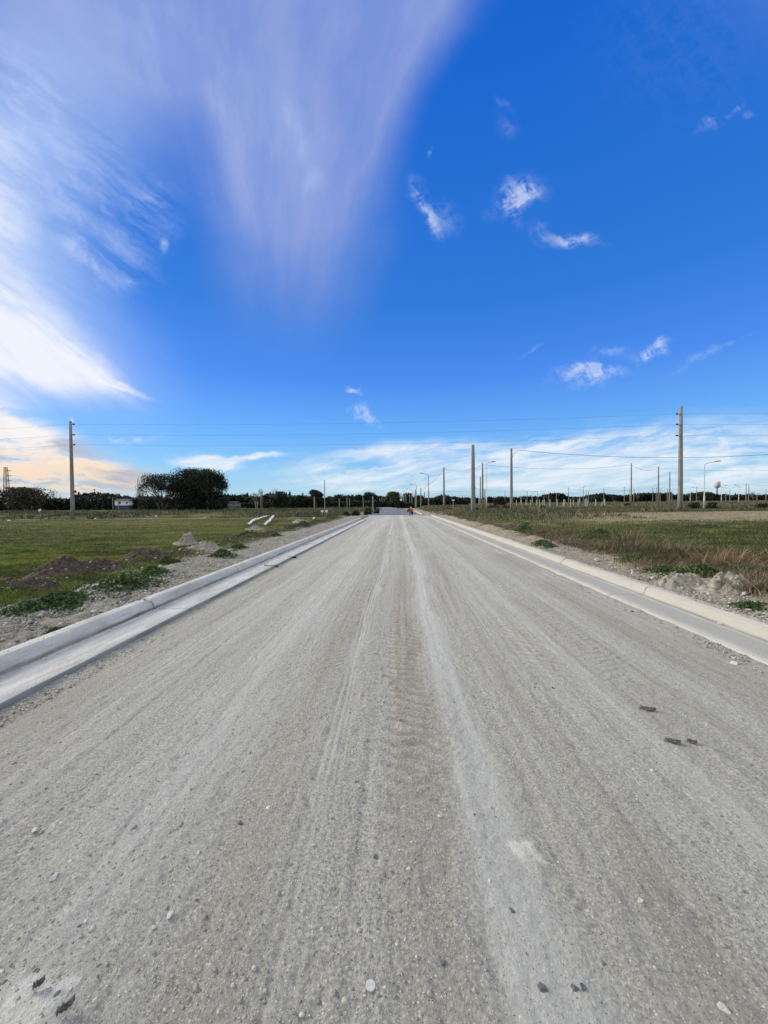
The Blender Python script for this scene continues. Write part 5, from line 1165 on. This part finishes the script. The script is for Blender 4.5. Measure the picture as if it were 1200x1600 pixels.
# strips of white sheeting
def strip_sheet(pts, label, wd_=.22):
    V = []; P = []
    for px, py, h_ in pts:
        p = at(px, py, 30); d = ray(px, py); g0 = .16; tt = (g0 + h_ - 1.5) / d.z; P.append(CAM + d * tt)
    Q = []
    for i in range(len(P) - 1):
        for k in range(5): Q.append(P[i].lerp(P[i + 1], k / 5))
    Q.append(P[-1]); n = len(Q); mb = MB()
    for i, q in enumerate(Q):
        d = (Q[min(i + 1, n - 1)] - Q[max(i - 1, 0)]).normalized(); s_ = Vector((-d.y, d.x, 0)).normalized(); w_ = wd_ * (.55 + .5 * abs(math.sin(i * .9)))
        for k in (-1, -.3, .4, 1): V.append(q + s_ * w_ * k * .5 + Vector((0, 0, .06 + .05 * math.sin(i * 1.7 + k * 2))))
    Fq = [(i * 4 + k, i * 4 + k + 1, i * 4 + k + 5, i * 4 + k + 4) for i in range(n - 1) for k in range(3)]
    off_ = len(V); V += [v - Vector((0, 0, .012)) for v in V]; Fq += [tuple(off_ + a_ for a_ in reversed(q)) for q in Fq]
    mb.add(V, Fq); return tag(mb.build('plastic_sheet', M_TARP, None, True), label, 'plastic sheet', 'strips of white sheeting on the left plot')
strip_sheet([(388, 820, .02), (398, 812, .12)], 'short white sheeting strip lying leftmost on the turf', .26)
strip_sheet([(399, 812.5, .05), (417, 806.5, .10)], 'white sheeting strip stretching away behind the leftmost one', .3)
strip_sheet([(413, 821, .0), (421, 814, .1), (427.5, 806, .3)], 'white sheeting strip rising to a peak, rightmost of the strips', .24)

# ------------------------------------------------------------------ person crouching by the far kerb
def person():
    x, y = 1.78, 47.5
    root = bpy.data.meshes.new('person'); J = {}
    pts = {'pelvis': (0, 0, .34), 'spine': (.02, -.10, .52), 'chest': (.03, -.20, .68), 'neck': (.03, -.27, .80), 'head0': (.03, -.30, .88), 'head1': (.03, -.32, 1.0),
           'hl': (-.10, 0, .32), 'kl': (-.16, -.36, .46), 'al': (-.14, -.22, .09), 'fl': (-.15, -.40, .04), 'hr': (.10, 0, .32), 'kr': (.18, -.34, .44), 'ar': (.15, -.2, .09), 'fr': (.17, -.38, .04),
           'sl': (-.15, -.20, .72), 'el': (-.24, -.36, .56), 'wl': (-.12, -.52, .46), 'hal': (-.09, -.58, .43), 'sr': (.21, -.20, .72), 'er': (.29, -.36, .56), 'wr': (.16, -.52, .46), 'har': (.12, -.58, .43)}
    rad = {'pelvis': .14, 'spine': .125, 'chest': .14, 'neck': .055, 'head0': .085, 'head1': .085, 'hl': .09, 'kl': .065, 'al': .04, 'fl': .035, 'hr': .09, 'kr': .065, 'ar': .04, 'fr': .035, 'sl': .062, 'el': .045, 'wl': .03, 'hal': .03, 'sr': .062, 'er': .045, 'wr': .03, 'har': .03}
    ed = [('pelvis', 'spine'), ('spine', 'chest'), ('chest', 'neck'), ('neck', 'head0'), ('head0', 'head1'), ('pelvis', 'hl'), ('hl', 'kl'), ('kl', 'al'), ('al', 'fl'), ('pelvis', 'hr'), ('hr', 'kr'), ('kr', 'ar'), ('ar', 'fr'), ('chest', 'sl'), ('sl', 'el'), ('el', 'wl'), ('wl', 'hal'), ('chest', 'sr'), ('sr', 'er'), ('er', 'wr'), ('wr', 'har')]
    ks = list(pts); verts = [pts[k] for k in ks]; edges = [(ks.index(a_), ks.index(b_)) for a_, b_ in ed]; radl = [rad[k] for k in ks]
    for s_, wv, base_ in ((-1, 'hal', (-.09, -.58, .43)), (1, 'har', (.12, -.58, .43))):     # five fingers on each hand
        for i in range(5):
            o_ = (i - 2) * .018; L = (.05, .07, .075, .07, .055)[i]
            verts.append((base_[0] + o_, base_[1] - .02 - (0 if i else -.02), base_[2])); radl.append(.010); edges.append((ks.index(wv), len(verts) - 1))
            verts.append((base_[0] + o_ * 1.4, base_[1] - .02 - L * .6, base_[2] - .02)); radl.append(.009); edges.append((len(verts) - 2, len(verts) - 1))
            verts.append((base_[0] + o_ * 1.4, base_[1] - .02 - L * .8, base_[2] - .05)); radl.append(.007); edges.append((len(verts) - 2, len(verts) - 1))
    root.from_pydata(verts, edges, []); o = bpy.data.objects.new('person', root); col.objects.link(o)
    o.modifiers.new('skin', 'SKIN'); sv_ = root.skin_vertices[0].data
    for i, r_ in enumerate(radl): sv_[i].radius = (r_, r_); sv_[i].use_root = (i == 0)
    sb = o.modifiers.new('sub', 'SUBSURF'); sb.levels = 2; sb.render_levels = 2
    m, t, b, tc = material('figure', .9, .1); sp = t.new('ShaderNodeSeparateXYZ'); t.l.new(tc, sp.inputs[0])
    sk = (0.36, 0.22, 0.15); red = (0.32, 0.045, 0.03); blue = (0.025, 0.025, 0.05)
    c = t.mix(t.m('GREATER_THAN', t.m('ADD', sp.outputs[2], t.mul(sp.outputs[1], .45)), .34), blue, red)
    c = t.mix(t.m('GREATER_THAN', sp.outputs[2], .80), c, sk); c = t.mix(t.m('LESS_THAN', sp.outputs[1], -.50), c, sk)
    t.put(b.inputs['Base Color'], c); root.materials.append(m)
    o.location = (x, y, -.02); o.rotation_euler = (0, 0, R(-35)); tag(o, 'person crouching beside the far kerb in a red top, dark trousers and tan cap', 'person')
    cp = MB(); cp.tube([(.03, -.32, .99), (.03, -.325, 1.05), (.03, -.33, 1.095), (.03, -.33, 1.11)], [.112, .108, .07, .02], 16); cp.box((.03, -.45, 1.0), (.15, .13, .012)); cp.build('cap', simple('tan_cloth', (0.4, 0.3, 0.2), (0.5, 0.38, 0.27), 8), o, True)
    hr_ = MB(); hr_.tube([(.03, -.27, .92), (.03, -.275, 1.0)], [.095, .1], 12); hr_.build('hair', M_DARKM, o, True)
    fc = MB()
    for s_ in (-1, 1): fc.tube([(.03 + s_ * .035, -.405, .965), (.03 + s_ * .035, -.412, .965)], .011, 8)
    fc.build('eye', M_DARKGL, o)
    ns = MB(); ns.tube([(.03, -.40, .95), (.03, -.43, .915)], [.008, .016], 6); ns.build('nose', simple('skin', sk, sk, 3), o)
    mo = MB(); mo.box((.03, -.402, .885), (.05, .012, .01)); mo.build('mouth', simple('lips', (.2, .08, .06), (.2, .08, .06), 3), o)
person()
# pale rubble pieces at the far end of the right kerb and by the first lamp
for px, py, Y, s_, lab in ((679.5, 810, 46, .22, 'pale broken kerb lump at the far end of the right kerb, nearest the lamp'), (684, 811.5, 43, .2, 'pale broken kerb lump second from the lamp'), (677, 803, 52, .25, 'dark and white rubble lump beside the first street lamp'), (652, 803, 49.5, .28, 'grey rubble lump on the road edge right of the crouching person')):
    chunk(px, py, Y, (s_, s_ * .8, s_ * .55), (0, 0, .3), lab, 'rubble_lump', M_POST)
